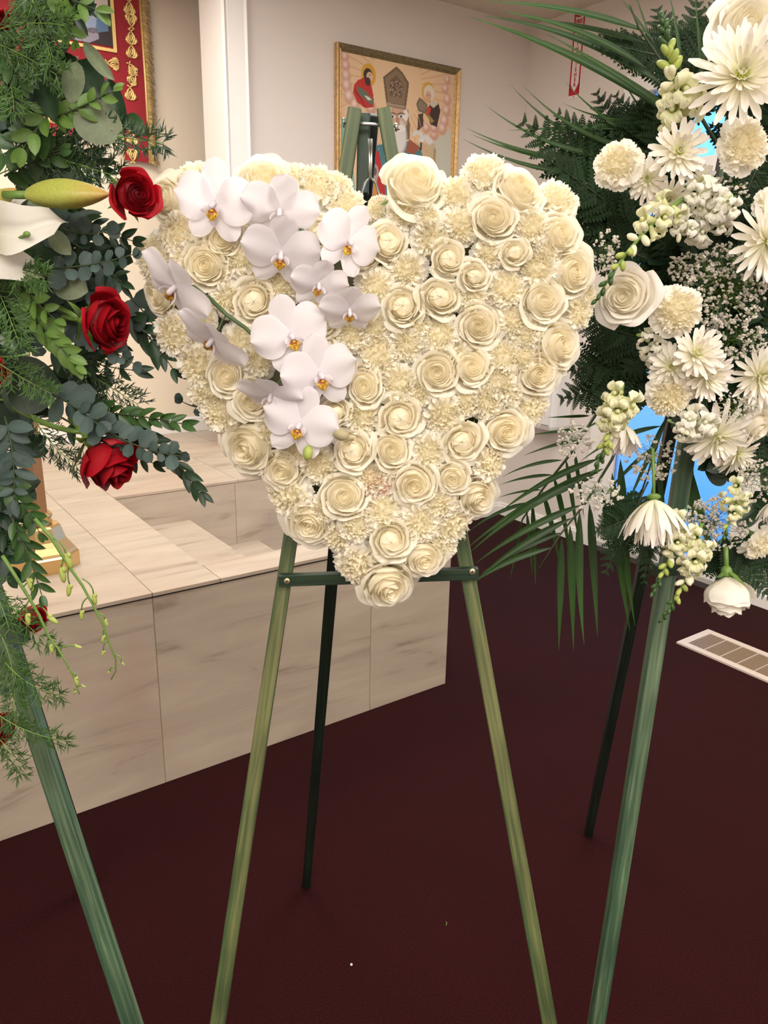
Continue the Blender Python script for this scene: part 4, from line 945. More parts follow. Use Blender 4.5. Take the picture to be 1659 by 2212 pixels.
# x, y, radius px, kit, where it sits
ROSES = [(574, 380, 66, 0, 'standing on the top rim of the left lobe'), (352, 425, 52, 3, 'at the top left rim, touching the big red rose'),
 (479, 514, 52, 5, 'below the topmost left orchid blossom'), (442, 572, 60, 1, 'opening sideways beside the left edge orchid'), (550, 650, 52, 2, 'in the middle of the left lobe under the stem gap'),
 (335, 640, 46, 1, 'half hidden under the leftmost orchid blossom'), (488, 812, 44, 0, 'near the left edge below the sideways orchid'), (543, 866, 46, 3, 'behind the small orchid low on the left edge'),
 (786, 548, 42, 5, 'beside the right-turned orchid near the notch'), (690, 500, 42, 4, 'half hidden behind orchids above the upper stem'), (690, 690, 44, 1, 'behind the two-petalled orchid in the centre'),
 (787, 835, 46, 0, 'right of the lowest yellow-lipped orchid pair'), (738, 790, 34, 5, 'peeping out behind the white orchid in the centre'), (725, 892, 38, 4, 'between the lowest orchid and the brown bud'),
 (900, 386, 68, 1, 'standing on the top rim right of the notch'), (840, 520, 52, 2, 'just right of the notch'), (1128, 403, 62, 3, 'large on the top right rim'),
 (1067, 468, 52, 0, 'tall, just below left of the top right rim rose'), (1215, 502, 54, 5, 'on the upper right rim by the fern'), (1112, 545, 34, 4, 'small and narrow in the right lobe'),
 (972, 558, 44, 2, 'with a cupped outer petal, upper middle of right lobe'), (1026, 596, 38, 4, 'small and half closed in the right lobe'), (1244, 587, 60, 1, 'on the right rim beside the drooping snapdragon'),
 (952, 642, 50, 2, 'with a shadowy heart, centre of the right lobe'), (868, 661, 50, 4, 'round-hearted, left of the shadowy-hearted one'), (1178, 648, 54, 5, 'deep-hearted near the right rim'),
 (1036, 705, 52, 3, 'wide open below the small half closed one'), (1215, 745, 60, 1, 'on the right rim at mid height'), (945, 806, 52, 0, 'left of a close pair at mid height'),
 (1020, 792, 48, 5, 'right of a close pair at mid height'), (1165, 808, 56, 3, 'just below left of the mid-height rim rose'), (866, 903, 50, 2, 'with the big smooth bulb, centre of the heart'),
 (530, 972, 74, 1, 'with broad outer petals on the lower left rim'), (608, 1018, 50, 0, 'next down from the broad one on the left rim'), (668, 1134, 62, 3, 'above the left easel leg'),
 (744, 1072, 52, 0, 'with neat rings, right above the leg-top rose'), (762, 974, 46, 4, 'below the brown orchid bud'), (846, 973, 48, 0, 'just below the big smooth bulb'),
 (846, 1168, 50, 2, 'with a ball-like heart near the tip'), (843, 1276, 66, 1, 'lowest of all, at the tip'), (918, 1212, 54, 5, 'right above the tip, leaning right'),
 (895, 1050, 54, 3, 'lower middle, left of a stacked pair'), (979, 1036, 42, 5, 'upper of a stacked pair on the lower right rim'), (1036, 1080, 56, 1, 'lower of a stacked pair on the lower right rim'),
 (1000, 955, 50, 4, 'blush-edged on the right slope'), (1096, 934, 58, 3, 'large and flat on the lower right rim')]
rh = random.Random(5)
def heart_mat(x, y, rpx, off, tilt, kz=1.0, asp=0.08):
    d, w = edge_info(x, y); k = max(0, 1 - d / 105.0); inside_dome = 0.012 * (1 - k)
    p = hp(x, y, off + inside_dome - 0.030 * k * k)
    n_ = Vector((0, -1, 0.10)) + (Vector((w[0], 0, -w[1])) * (0.95 * k) * tilt) + Vector((rh.uniform(-.14, .14), 0, rh.uniform(-.12, .16)))
    s = rpx * pxm(p); return frame(p, n_, (s * (1 + rh.uniform(-asp, asp)), s * (1 + rh.uniform(-asp, asp)), s * kz), rh.uniform(0, 6.28))
for x, y, r, k, ph in ROSES:
    make_rose(KR[k], heart_mat(x, y, r * 1.1, 0.100, 0.9), 'white rose in the heart, ' + ph, GR)
KC = [carnation_kit(21, CARN), carnation_kit(22, CARN), carnation_kit(23, CARN, 0.85), carnation_kit(24, CARN, 1.15)]; KP = carnation_kit(25, CARNP)
CARNS = [(418, 375, 46), (690, 395, 54), (735, 392, 34), (752, 443, 50), (640, 372, 34), (381, 499, 50), (331, 555, 56), (563, 487, 44), (520, 556, 46), (492, 648, 42), (607, 612, 48), (655, 570, 40), (371, 725, 54), (425, 790, 56), (440, 850, 50), (469, 888, 54), (520, 740, 46), (557, 779, 40), (600, 700, 36), (705, 718, 42), (812, 617, 44), (762, 720, 46), (816, 765, 52), (720, 640, 36), (430, 680, 40),
 (783, 900, 48), (689, 1006, 50), (617, 1072, 56), (728, 1162, 44), (768, 1135, 46), (824, 1103, 48), (774, 1228, 58), (862, 830, 46), (807, 712, 40), (640, 970, 40), (590, 930, 40),
 (878, 450, 50), (812, 448, 36), (985, 415, 46), (1050, 366, 54), (1212, 428, 52), (932, 516, 48), (999, 486, 46), (1151, 490, 46), (881, 585, 44), (1057, 548, 40), (1023, 645, 38), (1094, 624, 48), (1161, 580, 46), (1252, 675, 46), (1110, 690, 40), (1138, 716, 44), (954, 722, 46), (876, 745, 44), (1094, 770, 46), (1080, 828, 46),
 (958, 897, 52), (1050, 868, 46), (1145, 880, 54), (925, 976, 44), (1060, 1000, 50), (908, 1130, 48), (975, 1135, 58), (949, 1092, 42), (900, 850, 38), (1100, 850, 36), (1010, 870, 36), (800, 1030, 40), (960, 1180, 40), (1270, 640, 36), (1180, 545, 34), (925, 470, 34), (470, 600, 34), (560, 590, 30), (465, 460, 44), (530, 430, 40), (905, 700, 34), (985, 640, 30), (1130, 770, 34), (845, 1010, 30), (690, 930, 34), (700, 1100, 34), (1100, 480, 30), (1010, 720, 30), (985, 760, 30), (400, 560, 40)]
# the blush one between the two middle roses
PINKS = [(813, 1042, 46)]
DIRS = ['right of', 'below right of', 'below', 'below left of', 'left of', 'above left of', 'above', 'above right of']
seen = set()
def rel_label(x, y, what):
    c = sorted((math.hypot(x - a[0], y - a[1]), a) for a in ROSES)
    for d, a in c[:8]:
        ang = math.atan2(y - a[1], x - a[0]); w = DIRS[int(round(ang / (PI / 4))) % 8]
        nm = a[4].split(',')[0] if len(a[4]) > 44 else a[4].replace(',', '')
        L = f'{what} {w} the heart rose {nm}'
        if L not in seen and len(L.split()) <= 16: seen.add(L); return L
    return f'{what} {round(x / 12)} steps in'
for i, (x, y, r) in enumerate(CARNS):
    make_carnation(KC[i % 4], heart_mat(x, y, r * 1.16, 0.090, 1.0, 1.0), rel_label(x, y, 'white carnation'), GC)
for x, y, r in PINKS: make_carnation(KP, heart_mat(x, y, r * 1.1, 0.088, 1.0), 'blush pink carnation low in the middle of the white heart', GC)

# orchid sprays lying over the left lobe
OK = orchid_kit()
def opos(x, y, off): return hp(x, y, off)
def orchid_spray(label, stem, blossoms, buds, off=0.132):
    o = opos(*stem[0], off - 0.01); r = thing('orchid_spray', label, 'orchid', Matrix.Translation(o)); I = Matrix.Translation(-o)
    P = [opos(x, y, off - 0.014) - o for x, y in stem]; mb = Mb(); mb.tube(P, [0.0026 - 0.0012 * i / len(P) for i in range(len(P))], 7); link('stem', mb.mesh('stem', ORSTEM), r)
    for (x, y, s, spin, tx, tz, fold) in blossoms:
        p = opos(x, y, off); n_ = Vector((math.sin(math.radians(tx)), -1 * cos(math.radians(tx)) * cos(math.radians(tz)), -sin(math.radians(tz)) + 0.12))
        orchid_blossom(OK, I @ frame(p, n_, s * pxm(p) * 1.02, -math.radians(spin)), r, fold)
        j = min(range(len(P)), key=lambda q: (P[q] + o - p).length); m2 = Mb(); a = P[j]; b = p - o
        m2.tube([a, (a + b) / 2 + Vector((0, 0.012, 0.006)), b + Vector((0, 0.006, 0))], 0.0012, 5, t=1.0); link('stalk', m2.mesh('stalk', ORSTEM), r)
    for (x, y, L, ang, m) in buds:
        p = opos(x, y, off) - o; m2 = Mb(); a = math.radians(ang); m2.ball((0, 0, 0), 1.0, 10, 8, (0.36, 0.34, 0.5)); Lm = L * pxm(p + o) 
        link('bud', m2.mesh('bud', m), r, Matrix.Translation(p) @ frame(Vector(), Vector((cos(a), -0.3, -sin(a))), Lm)); q = min(P, key=lambda q: (q - p).length); m3 = Mb(); m3.tube([q, (p + q) / 2 + Vector((0, 0.004, 0.0)), p], 0.001, 5); link('stalk', m3.mesh('stalk', ORSTEM), r)
    return r
orchid_spray('upper spray of white orchids over the top of the left lobe', [(535, 415), (575, 428), (615, 460), (665, 510), (690, 545), (705, 585), (722, 640)],
    [(464, 440, 92, 8, -8, 14, 0.05), (604, 452, 88, 12, 4, 42, 0.1), (607, 545, 88, 8, 4, 34, 0.1), (751, 522, 80, 22, 32, 12, 0.15), (688, 612, 66, 10, 10, 40, 0.2), (755, 668, 68, 0, 6, 44, 0.1)], [])
orchid_spray('lower spray of white orchids trailing down the left lobe', [(448, 640), (490, 680), (530, 708), (562, 740), (600, 785), (625, 812), (660, 862), (684, 910), (690, 950)],
    [(381, 618, 96, 55, -34, 40, 0.1), (462, 730, 90, 60, -30, 52, 0.2), (628, 724, 88, -18, 16, 8, 0.05), (690, 808, 88, -10, 22, 10, 0.05), (586, 850, 76, 12, -10, 55, 0.15), (648, 916, 86, 16, -4, 8, 0.05)],
    [(735, 937, 42, 20, BUDO), (665, 978, 32, 95, BUDG)], 0.136)
# ================================================================== standing spray on the right
def V3(x, y, z): return Vector((x, y, z))
re_ = random.Random(31)
xe = thing('easel', 'green wooden easel under the white standing spray beside the heart', 'easel', Matrix.Translation(hit(1270, 1805, ZD, 0)))
top = at(1600, 190, 1.27)
l1 = at(1288, 2212, 1.02); t1 = at(1597, 240, 1.24)
ebar('leg', to_floor(t1, l1), t1, 0.0245, 0.02, WOODB, xe)
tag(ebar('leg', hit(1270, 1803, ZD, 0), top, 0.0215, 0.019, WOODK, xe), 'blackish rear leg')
t2 = at(1612, 240, 1.24); f2 = to_floor(t1, l1); f2 = Vector((f2.x + 0.50, f2.y + 0.16, 0))
ebar('leg', f2, t2, 0.0245, 0.02, WOODB, xe)
ca, cb_ = f2.lerp(t2, 0.62), to_floor(t1, l1).lerp(t1, 0.62)
ebar('crossbar', cb_ + V3(-.03, -.02, 0), ca + V3(.03, -.02, 0), 0.018, 0.012, WOODD, xe)
cg = thing('foam_cage', 'green plastic foam cage deep inside the white standing spray', 'foam cage', Matrix.Translation(at(1560, 700, 1.19)))
mb = Mb(); mb.box((-0.05, -0.02, -0.16), (0.05, 0.02, 0.16)); link('foam', mb.mesh('foam', FOAM, False), cg)
mb = Mb()
for k in range(6): z = -0.15 + 0.06 * k; mb.tube([(-.054, -.024, z), (.054, -.024, z), (.054, .024, z), (-.054, .024, z), (-.054, -.024, z)], 0.002, 4)
for k in range(4): x = -0.05 + 0.033 * k; mb.tube([(x, -.024, -.164), (x, -.024, .164)], 0.002, 4)
link('cage', mb.mesh('cage', STEM), cg)

RC = (1530, 640)
def fr_(label, a, b, Ya, Yb, wd, **k): return fern(label, at(a[0], a[1], Ya), at(b[0], b[1], Yb), wd, re_, **k)
FD = 'dark fern frond '
for lab, a, b, Ya, Yb, wd in [
    ('reaching furthest left above the heart', (1400, 470), (1128, 262), 1.16, 1.14, .075), ('second up on the left above the heart', (1400, 430), (1205, 245), 1.17, 1.16, .06),
    ('upright behind the left white carnation', (1390, 400), (1288, 200), 1.18, 1.18, .055), ('upright left of the top snapdragon', (1430, 380), (1330, 205), 1.16, 1.16, .05),
    ('lying low over the right top rim of the heart', (1400, 500), (1165, 330), 1.15, 1.10, .07), ('sideways by the upper right rim rose', (1400, 520), (1215, 440), 1.14, 1.12, .06),
    ('touching the right rim of the heart', (1400, 560), (1250, 500), 1.13, 1.12, .055), ('below the left white rose', (1420, 740), (1245, 690), 1.15, 1.13, .06),
    ('drooping behind the right rim of the heart', (1420, 760), (1222, 800), 1.16, 1.15, .065), ('lowest on the right side of the heart', (1430, 790), (1212, 862), 1.17, 1.16, .065),
    ('hanging above the green snapdragon tips', (1420, 800), (1268, 880), 1.16, 1.14, .05),
    ('pointing up beside the top snapdragon', (1480, 220), (1420, 20), 1.14, 1.18, .055), ('upright between snapdragon and top rose', (1500, 230), (1505, -10), 1.14, 1.18, .05),
    ('leaning right above the big mum', (1500, 220), (1560, -5), 1.13, 1.18, .055), ('small, crossing the red sign', (1420, 120), (1275, 85), 1.12, 1.12, .035),
    ('small, just right of the red sign', (1440, 150), (1300, 70), 1.14, 1.14, .035),
    ('hanging left of the black easel leg', (1400, 1040), (1308, 1238), 1.10, 1.06, .05), ('small, drooping over the long palm blades', (1385, 1110), (1285, 1150), 1.08, 1.04, .04),
    ('hanging in front of the black easel leg', (1410, 1060), (1392, 1260), 1.08, 1.05, .04), ('hanging at the lower right end', (1560, 1150), (1662, 1290), 1.10, 1.08, .05),
    ('pointing right above the floor vent', (1590, 1160), (1690, 1220), 1.10, 1.10, .05), ('behind the hanging white rose', (1540, 1150), (1590, 1290), 1.12, 1.10, .045),
    ('under the upper right carnation', (1640, 350), (1590, 470), 1.10, 1.08, .05)]:
    fr_(FD + lab, a, b, Ya, Yb, wd)
GF = 'fern fronds inside the white spray'
for k in range(44):
    x = 1385 + re_.random() * 290; y = 150 + re_.random() * 830
    if x < 1500 and y > 860: y -= 420
    a = math.atan2(y - 700, x - 1530) + re_.uniform(-.6, .6); L = re_.uniform(90, 150)
    fr_('dark fern frond deep inside the white standing spray', (x - cos(a) * L * .5, y - sin(a) * L * .5), (x + cos(a) * L * .5, y + sin(a) * L * .5), 1.17, 1.13, .055, group=GF, n=9)
for k in range(16):
    x = 1400 + re_.random() * 270; y = 330 + re_.random() * 760; a = re_.random() * 6.28; L = 70
    p = at(x, y, 1.16 + re_.random() * .03); q = at(x + cos(a) * L, y + sin(a) * L, 1.14)
    branch('salal_sprig', 'dark broad-leaved sprig deep inside the white standing spray', 'greenery', [p, (p + q) / 2, q], 'salal', 4, 0.055, re_, 'sprigs inside the white spray', pairs=True, twist=.9)

# palm fronds
def palm(label, rach, blades, Y0, Y1, wr=1.0):
    P = [at(x, y, Y0 + (Y1 - Y0) * i / (len(rach) - 1)) for i, (x, y) in enumerate(rach)]; o = P[0]
    r = thing('palm_frond', label, 'palm frond', Matrix.Translation(o)); mb = Mb(); mb.tube([p - o for p in P], [0.0028 - 0.0018 * i / (len(P) - 1) for i in range(len(P))], 5); link('stem', mb.mesh('stem', STEMD), r)
    for a, b, sg_ in blades:
        pa = at(a[0], a[1], Y0 + (Y1 - Y0) * 0.5 + re_.uniform(-.006, .006)); pb = at(b[0], b[1], Y0 + (Y1 - Y0) * 0.5 + re_.uniform(-.03, .01))
        blade_between(r, pa - o, pb - o, sg_, wr)
    return r
palm('palm frond with long blades hanging straight down over the carpet', [(1345, 930), (1322, 992), (1264, 1088), (1210, 1155), (1165, 1227)],
     [((1252, 1103), (1262, 1394), .004), ((1231, 1133), (1239, 1406), 0), ((1213, 1160), (1207, 1406), 0), ((1273, 1085), (1291, 1376), 0), ((1322, 1020), (1361, 1364), .004), ((1340, 990), (1372, 1352), .006), ((1300, 1050), (1318, 1210), 0),
      ((1305, 1012), (1017, 1192), .012), ((1285, 1030), (1015, 1180), .012), ((1296, 990), (1078, 1108), .008), ((1258, 1090), (1026, 1218), .008), ((1238, 1118), (1024, 1258), .008), ((1215, 1150), (1040, 1238), .006), ((1195, 1182), (1000, 1276), .01)], 1.17, 1.12, 0.85)
palm('palm frond fanning left below the right rim of the heart', [(1290, 890), (1231, 982), (1171, 1058), (1129, 1121), (1118, 1150)],
     [((1216, 994), (1085, 1030), .006), ((1195, 1026), (1078, 1048), .004), ((1171, 1058), (1076, 1075), .003), ((1150, 1085), (1010, 1150), .008), ((1135, 1105), (1014, 1180), .006), ((1252, 950), (1130, 985), .003), ((1262, 925), (1140, 940), 0), ((1275, 898), (1180, 902), 0),
      ((1195, 1026), (1232, 1215), -.003), ((1171, 1058), (1212, 1235), -.002), ((1150, 1085), (1157, 1265), 0), ((1138, 1105), (1150, 1240), 0), ((1128, 1125), (1102, 1250), 0), ((1240, 970), (1262, 1120), 0), ((1222, 990), (1250, 1170), 0)], 1.22, 1.20, 0.8)
palm('palm frond with blades sweeping left across the red sign', [(1560, 330), (1500, 230), (1440, 150), (1380, 60), (1360, 10)],
     [((1470, 260), (1012, 36), .012), ((1440, 190), (1040, 34), .016), ((1400, 150), (1078, 24), .012), ((1400, 70), (1050, 3), .008), ((1500, 280), (1180, 72), .004), ((1400, 95), (1120, 38), .004), ((1400, 70), (1362, -40), 0), ((1520, 200), (1500, -20), 0), ((1470, 170), (1440, -30), .004), ((1500, 200), (1560, -40), 0), ((1415, 95), (1330, -20), 0)], 1.12, 1.10, 0.62)
palm('palm frond with narrow blades pointing left above the heart', [(1520, 420), (1440, 370), (1370, 310), (1330, 275), (1310, 262)],
     [((1400, 350), (1103, 183), -.02), ((1420, 330), (1130, 185), -.02), ((1380, 340), (1050, 228), -.02), ((1390, 300), (1222, 178), -.008), ((1420, 280), (1335, 150), -.004), ((1360, 350), (1006, 276), -.016), ((1370, 370), (1000, 300), -.02), ((1340, 345), (1018, 290), -.014), ((1450, 275), (1098, 282), .002), ((1400, 262), (1215, 222), -.008)], 1.17, 1.14, 0.5)
palm('palm frond behind the lower snapdragons', [(1480, 760), (1440, 900), (1400, 1020), (1370, 1110)],
     [((1440, 900), (1350, 1100), 0), ((1420, 960), (1300, 1080), .005), ((1430, 920), (1250, 1000), .01), ((1450, 860), (1245, 940), .01), ((1420, 990), (1440, 1200), 0), ((1390, 1050), (1340, 1150), 0), ((1460, 940), (1560, 1270), 0), ((1480, 900), (1500, 1240), 0)], 1.2, 1.18, 0.8)

# flowers of the right spray
KW = [rose_kit(41, ROSEW, opening=1.1, flare=1.2), rose_kit(42, ROSEW, opening=1.0, flare=1.3), rose_kit(43, ROSEW, bulb=False, opening=1.1, flare=0.12, n=24)]
def fl_mat(x, y, Y, rpx, n_, asp=0.04, kz=1.0):
    p = at(x, y, Y); s = rpx * pxm(p); return frame(p, Vector(n_), (s * (1 + re_.uniform(-asp, asp)), s * (1 + re_.uniform(-asp, asp)), s * kz), re_.uniform(0, 6.28))
GW = None
make_rose(KW[0], fl_mat(1622, 45, 1.0, 86, (-.15, -1, .2)), 'big white rose at the very top of the standing spray, above the large mum', GW)
make_rose(KW[1], fl_mat(1346, 640, 1.0, 68, (-.45, -1, 0)), 'white rose right of the heart under the drooping snapdragon', GW)
make_rose(KW[2], fl_mat(1572, 1312, 1.02, 62, (.06, -.28, -1), kz=1.25), 'white rose hanging head down over the carpet at the bottom', GW)
make_rose(KW[1], fl_mat(1640, 925, 1.08, 56, (.6, -1, -.4)), 'white rose half hidden behind mums at the right edge', GW)
CW = [carnation_kit(51, CARN), carnation_kit(52, CARN, 0.8), carnation_kit(53, CARN, 1.1)]
for x, y, Y, r, n_, lab in [(1333, 350, 1.02, 60, (-.4, -1, .2), 'white carnation on the upper left of the standing spray, above the heart'), (1613, 312, 1.0, 66, (.1, -1, .1), 'big white carnation below the large spidery mum'),
                            (1465, 672, 1.0, 62, (-.1, -1, 0), 'open white carnation with spread petals beside the baby\'s breath'), (1448, 858, 1.02, 56, (-.2, -1, -.2), 'white carnation under the cluster of daisy mums'),
                            (1648, 1185, 1.06, 46, (.3, -1, -.6), 'white carnation low at the right edge of the spray'), (1665, 440, 1.04, 40, (.4, -1, 0), 'white carnation cut off by the right edge, above the edge mum')]:
    make_carnation(CW[re_.randrange(3)], fl_mat(x, y, Y, r, n_), lab, None)
MS = [mum_kit(61, True), mum_kit(62, True, -0.5)]; MD = [mum_kit(63, False), mum_kit(64, False, 0.25)]
for x, y, Y, r, n_, k, lab in [(1605, 155, .97, 112, (-.35, -1, .25), MS[0], 'largest white spider mum, green centred, top right'), (1468, 325, 1.0, 66, (-.1, -1, .1), MD[0], 'daisy-like white mum below the top snapdragon'),
        (1398, 385, 1.03, 50, (-.3, -1, .0), MD[1], 'small white mum wedged right of the upper left carnation'), (1445, 432, 1.04, 52, (-.1, -1, -.3), MD[0], 'small white mum left of the white stock'),
        (1520, 392, 1.05, 44, (.1, -1, .1), MD[1], 'small white mum right of the daisy-like one'), (1668, 520, 1.0, 96, (.15, -1, -.05), MS[0], 'big white spider mum cut by the right edge at mid height'),
        (1508, 762, 1.0, 60, (.0, -1, .35), MD[0], 'top white mum of the four-headed mum cluster'), (1450, 792, 1.02, 56, (-.5, -1, .1), MD[1], 'left white mum of the four-headed mum cluster'),
        (1535, 815, 1.02, 60, (.4, -1, -.1), MD[0], 'right white mum of the four-headed mum cluster'), (1486, 828, 1.03, 54, (-.1, -1, -.5), MD[1], 'lowest white mum of the four-headed mum cluster'),
        (1648, 815, 1.04, 74, (.1, -1, -.1), MS[0], 'white spider mum at the right edge beside the mum cluster'), (1345, 925, 1.07, 64, (-.25, -.5, -1), MS[1], 'white spider mum nodding behind the left green snapdragon'),
        (1553, 950, 1.03, 80, (.05, -1, -.45), MD[1], 'white spider mum in the lower middle of the standing spray'), (1600, 985, 1.06, 60, (.6, -1, -.5), MD[1], 'white spider mum tucked right of the lower middle one'),
        (1413, 1092, 1.0, 96, (.0, -.42, -1), MS[1], 'white spider mum drooping like a bell over the carpet'), (1672, 1090, 1.04, 50, (.0, -.5, -1), MS[1], 'nodding white mum cut by the right edge, lower down')]:
    make_mum(k, fl_mat(x, y, Y, r, n_), lab)

# snapdragons, stocks
def floret_mesh(seed, m):
    rnd = random.Random(seed); mb = Mb()
    def tube(u, v): a = u * PI; r = 0.13 + 0.09 * v + 0.03 * sin(2 * a); return (v * 0.62, r * cos(a), r * sin(a)), 0.2 + 0.4 * v
    v, f, t = grid(10, 4, tube); mb.add(v, f, t)
    for az, L, wd in ((0.5, 0.42, .24), (-0.5, 0.42, .24), (PI - 0.6, 0.4, .22), (PI, 0.46, .24), (PI + 0.6, 0.4, .22)):
        def lobe(u, q, az=az, L=L, wd=wd):
            w_ = wd * math.sqrt(max(0.04, sin(PI * min(.98, 0.2 + 0.75 * q)))); r = 0.18 + L * q; x = 0.62 + 0.26 * sin(q * 2.2) - 0.25 * q * q + 0.03 * sin(7 * u)
            c, s_ = cos(az), sin(az); return (x, -s_ * r + c * u * w_, c * r + s_ * u * w_), 0.55 + 0.45 * q
        v, f, t = grid(6, 5, lobe); mb.add(v, f, t)
    mb.ball((0.70, 0, -0.02), 0.10, 8, 6, (1, 1.1, 1), t=0.5); return mb.mesh('floret', m)
SF = [floret_mesh(k, SNAP) for k in range(2)]; TF = [floret_mesh(k + 5, STOCK) for k in range(2)]
_b = Mb(); _b.ball((0.5, 0, 0), 0.5, 8, 6, (1, 0.5, 0.5)); BUDM = _b.mesh('bud', BUDG); BUDS = _b.mesh('bud', SNAP); BUDD = _b.mesh('bud', LEAFM)
def raceme(name, label, cat, pts, nf, nb, fl, fsize, bsize, rnd, ytip=True, sr=0.0026):
    """florets on the first part of the stem, then buds getting smaller to the tip"""
    o = pts[0]; r = thing(name, label, cat, Matrix.Translation(o)); q = [p - o for p in bez(*pts, 12)]
    mb = Mb(); mb.tube(q, [sr * (1 - 0.6 * i / 12) for i in range(13)], 6); link('stem', mb.mesh('stem', STEM), r); N_ = nf + nb
    for i in range(N_):
        t = 0.12 + 0.88 * i / (N_ - 1); f = t * 12; a = int(min(f, 11)); p = q[a].lerp(q[a + 1], f - a); d = (q[a + 1] - q[a]).normalized(); s1 = d.orthogonal().normalized(); s2 = d.cross(s1); az = i * 2.4
        out = (s1 * cos(az) + s2 * sin(az)); 
        if out.y > 0.35: out.y *= -0.4
        if i < nf:
            dv = (out + d * 0.35).normalized(); link('floret', rnd.choice(fl), r, leaf_mat(p, dv, (Vector((0, 0, 1)) - d * .2), fsize * (1 - 0.3 * t) * rnd.uniform(.85, 1.15)))
            link('sepal', leaf_kind('pitto'), r, leaf_mat(p, (dv + d * .5), d, fsize * .45))
        else:
            k = (i - nf) / max(1, nb - 1); dv = (out * (0.9 - 0.5 * k) + d * (0.4 + 0.6 * k)).normalized()
            link('bud', (BUDS if k < .25 else BUDM if k < .6 else BUDD), r, leaf_mat(p, dv, d, bsize * (1 - 0.45 * k)))
    return r
SN = 'white snapdragon stem '
raceme('snapdragon', SN + 'standing upright at the top, in front of the palm', 'snapdragon', [at(1475, 285, 1.04), at(1455, 180, 1.0), at(1432, 48, 1.02)], 8, 18, SF, 0.034, 0.022, re_)
raceme('snapdragon', SN + 'arching down left over the white rose by the heart', 'snapdragon', [at(1475, 430, 1.0), at(1370, 500, .94), at(1290, 645, .96)], 6, 14, SF, 0.028, 0.018, re_, sr=.003)
raceme('snapdragon', SN + 'hanging down with green tip left of the nodding mum', 'snapdragon', [at(1345, 830, 1.0), at(1332, 910, .97), at(1286, 1015, 1.0)], 9, 16, SF, 0.031, 0.018, re_)
raceme('snapdragon', SN + 'lowest of all, tip over the green easel leg', 'snapdragon', [at(1515, 1130, 1.0), at(1500, 1240, .97), at(1432, 1335, .99)], 8, 14, SF, 0.029, 0.017, re_)
raceme('snapdragon', SN + 'hanging just left of the lowest one', 'snapdragon', [at(1480, 1100, 1.01), at(1460, 1190, .98), at(1410, 1278, .98)], 7, 12, SF, 0.029, 0.017, re_)
raceme('snapdragon', SN + 'dangling under the nodding bell mum to the right', 'snapdragon', [at(1600, 1030, 1.02), at(1590, 1100, 1.0), at(1560, 1165, 1.0)], 6, 6, SF, 0.026, 0.013, re_)
raceme('stock', 'white stock cluster right of the small mums', 'stock flower', [at(1560, 470, 1.04), at(1530, 430, .99), at(1490, 405, 1.0)], 9, 2, TF, 0.030, 0.013, re_)
raceme('stock', 'white stock cluster right of the upper green stem', 'stock flower', [at(1520, 500, 1.04), at(1560, 460, .99), at(1580, 430, 1.0)], 8, 3, TF, 0.030, 0.013, re_)
raceme('stock', 'white stock blossom at the end of the arching snapdragon', 'stock flower', [at(1510, 500, 1.04), at(1480, 495, .99), at(1462, 505, 1.0)], 5, 2, TF, 0.024, 0.012, re_)
raceme('stock', 'white stock blossoms left of the mum cluster', 'stock flower', [at(1430, 770, 1.07), at(1400, 740, 1.03), at(1385, 720, 1.04)], 5, 3, TF, 0.024, 0.012, re_)
raceme('stock', 'white stock cluster left of the lower middle mum', 'stock flower', [at(1530, 905, 1.05), at(1490, 915, 1.0), at(1470, 935, 1.0)], 8, 3, TF, 0.028, 0.012, re_)

def breath(label, x, y, rx, ry, n_, Y, rnd, size=1.0):
    o = at(x, y, Y + 0.05); r = thing('babys_breath', label, "baby's breath", Matrix.Translation(o)); st = Mb(); bl = Mb()
    for k in range(n_):
        a = rnd.random() * 6.28; q = math.sqrt(rnd.random()); px, py = x + cos(a) * q * rx, y + sin(a) * q * ry; p = at(px, py, Y + rnd.uniform(-.03, .03)) - o
        if k % 3 == 0: mid = p * 0.5 + V3(rnd.uniform(-.01, .01), .01, rnd.uniform(-.01, .01)); st.tube([V3(rnd.uniform(-.01, .01), 0.01, rnd.uniform(-.01, .01)), mid, p], 0.0004, 3)
        s_ = rnd.uniform(0.0016, 0.0034) * size
        for j in range(5):
            c = p + V3(rnd.uniform(-1, 1), rnd.uniform(-1, 1), rnd.uniform(-1, 1)) * s_ * 0.7; bl.ball(c, s_ * rnd.uniform(.45, .75), 5, 3, (1, 1, rnd.uniform(.6, 1)), t=rnd.uniform(.3, 1))
    link('stems', st.mesh('stems', STEM), r); link('blooms', bl.mesh('blooms', BREATH, False), r)['kind'] = 'stuff'
BB = "baby's breath sprig "
breath(BB + 'spread thickly right of the open carnation', 1570, 620, 90, 95, 330, 1.05, re_)
breath(BB + 'in a tight shaded ball right of the white rose', 1480, 580, 38, 38, 90, 1.08, re_, .9)
breath(BB + 'sprinkled below the thick cloud, above the mums', 1590, 730, 70, 45, 130, 1.06, re_)
breath(BB + 'on thin stems right of the lower heart rim', 1240, 950, 42, 38, 60, 1.05, re_, 1.15)
breath(BB + 'low, over the palm blades beside the green tip', 1290, 1068, 60, 36, 66, 1.04, re_, 1.1)
breath(BB + 'behind the bell mum, shaded', 1410, 990, 60, 50, 110, 1.10, re_)
breath(BB + 'in the lower right of the spray above the hanging rose', 1545, 1130, 75, 60, 240, 1.06, re_)
breath(BB + 'near the nodding right edge mum', 1630, 1040, 40, 50, 80, 1.06, re_)
breath(BB + 'over the white stock at the top', 1560, 415, 60, 30, 60, 1.03, re_)
breath(BB + 'under the mum cluster', 1590, 880, 50, 34, 90, 1.02, re_, .7)
breath(BB + 'small, touching the right rim of the heart', 1310, 540, 30, 46, 36, 1.0, re_, 1.1)
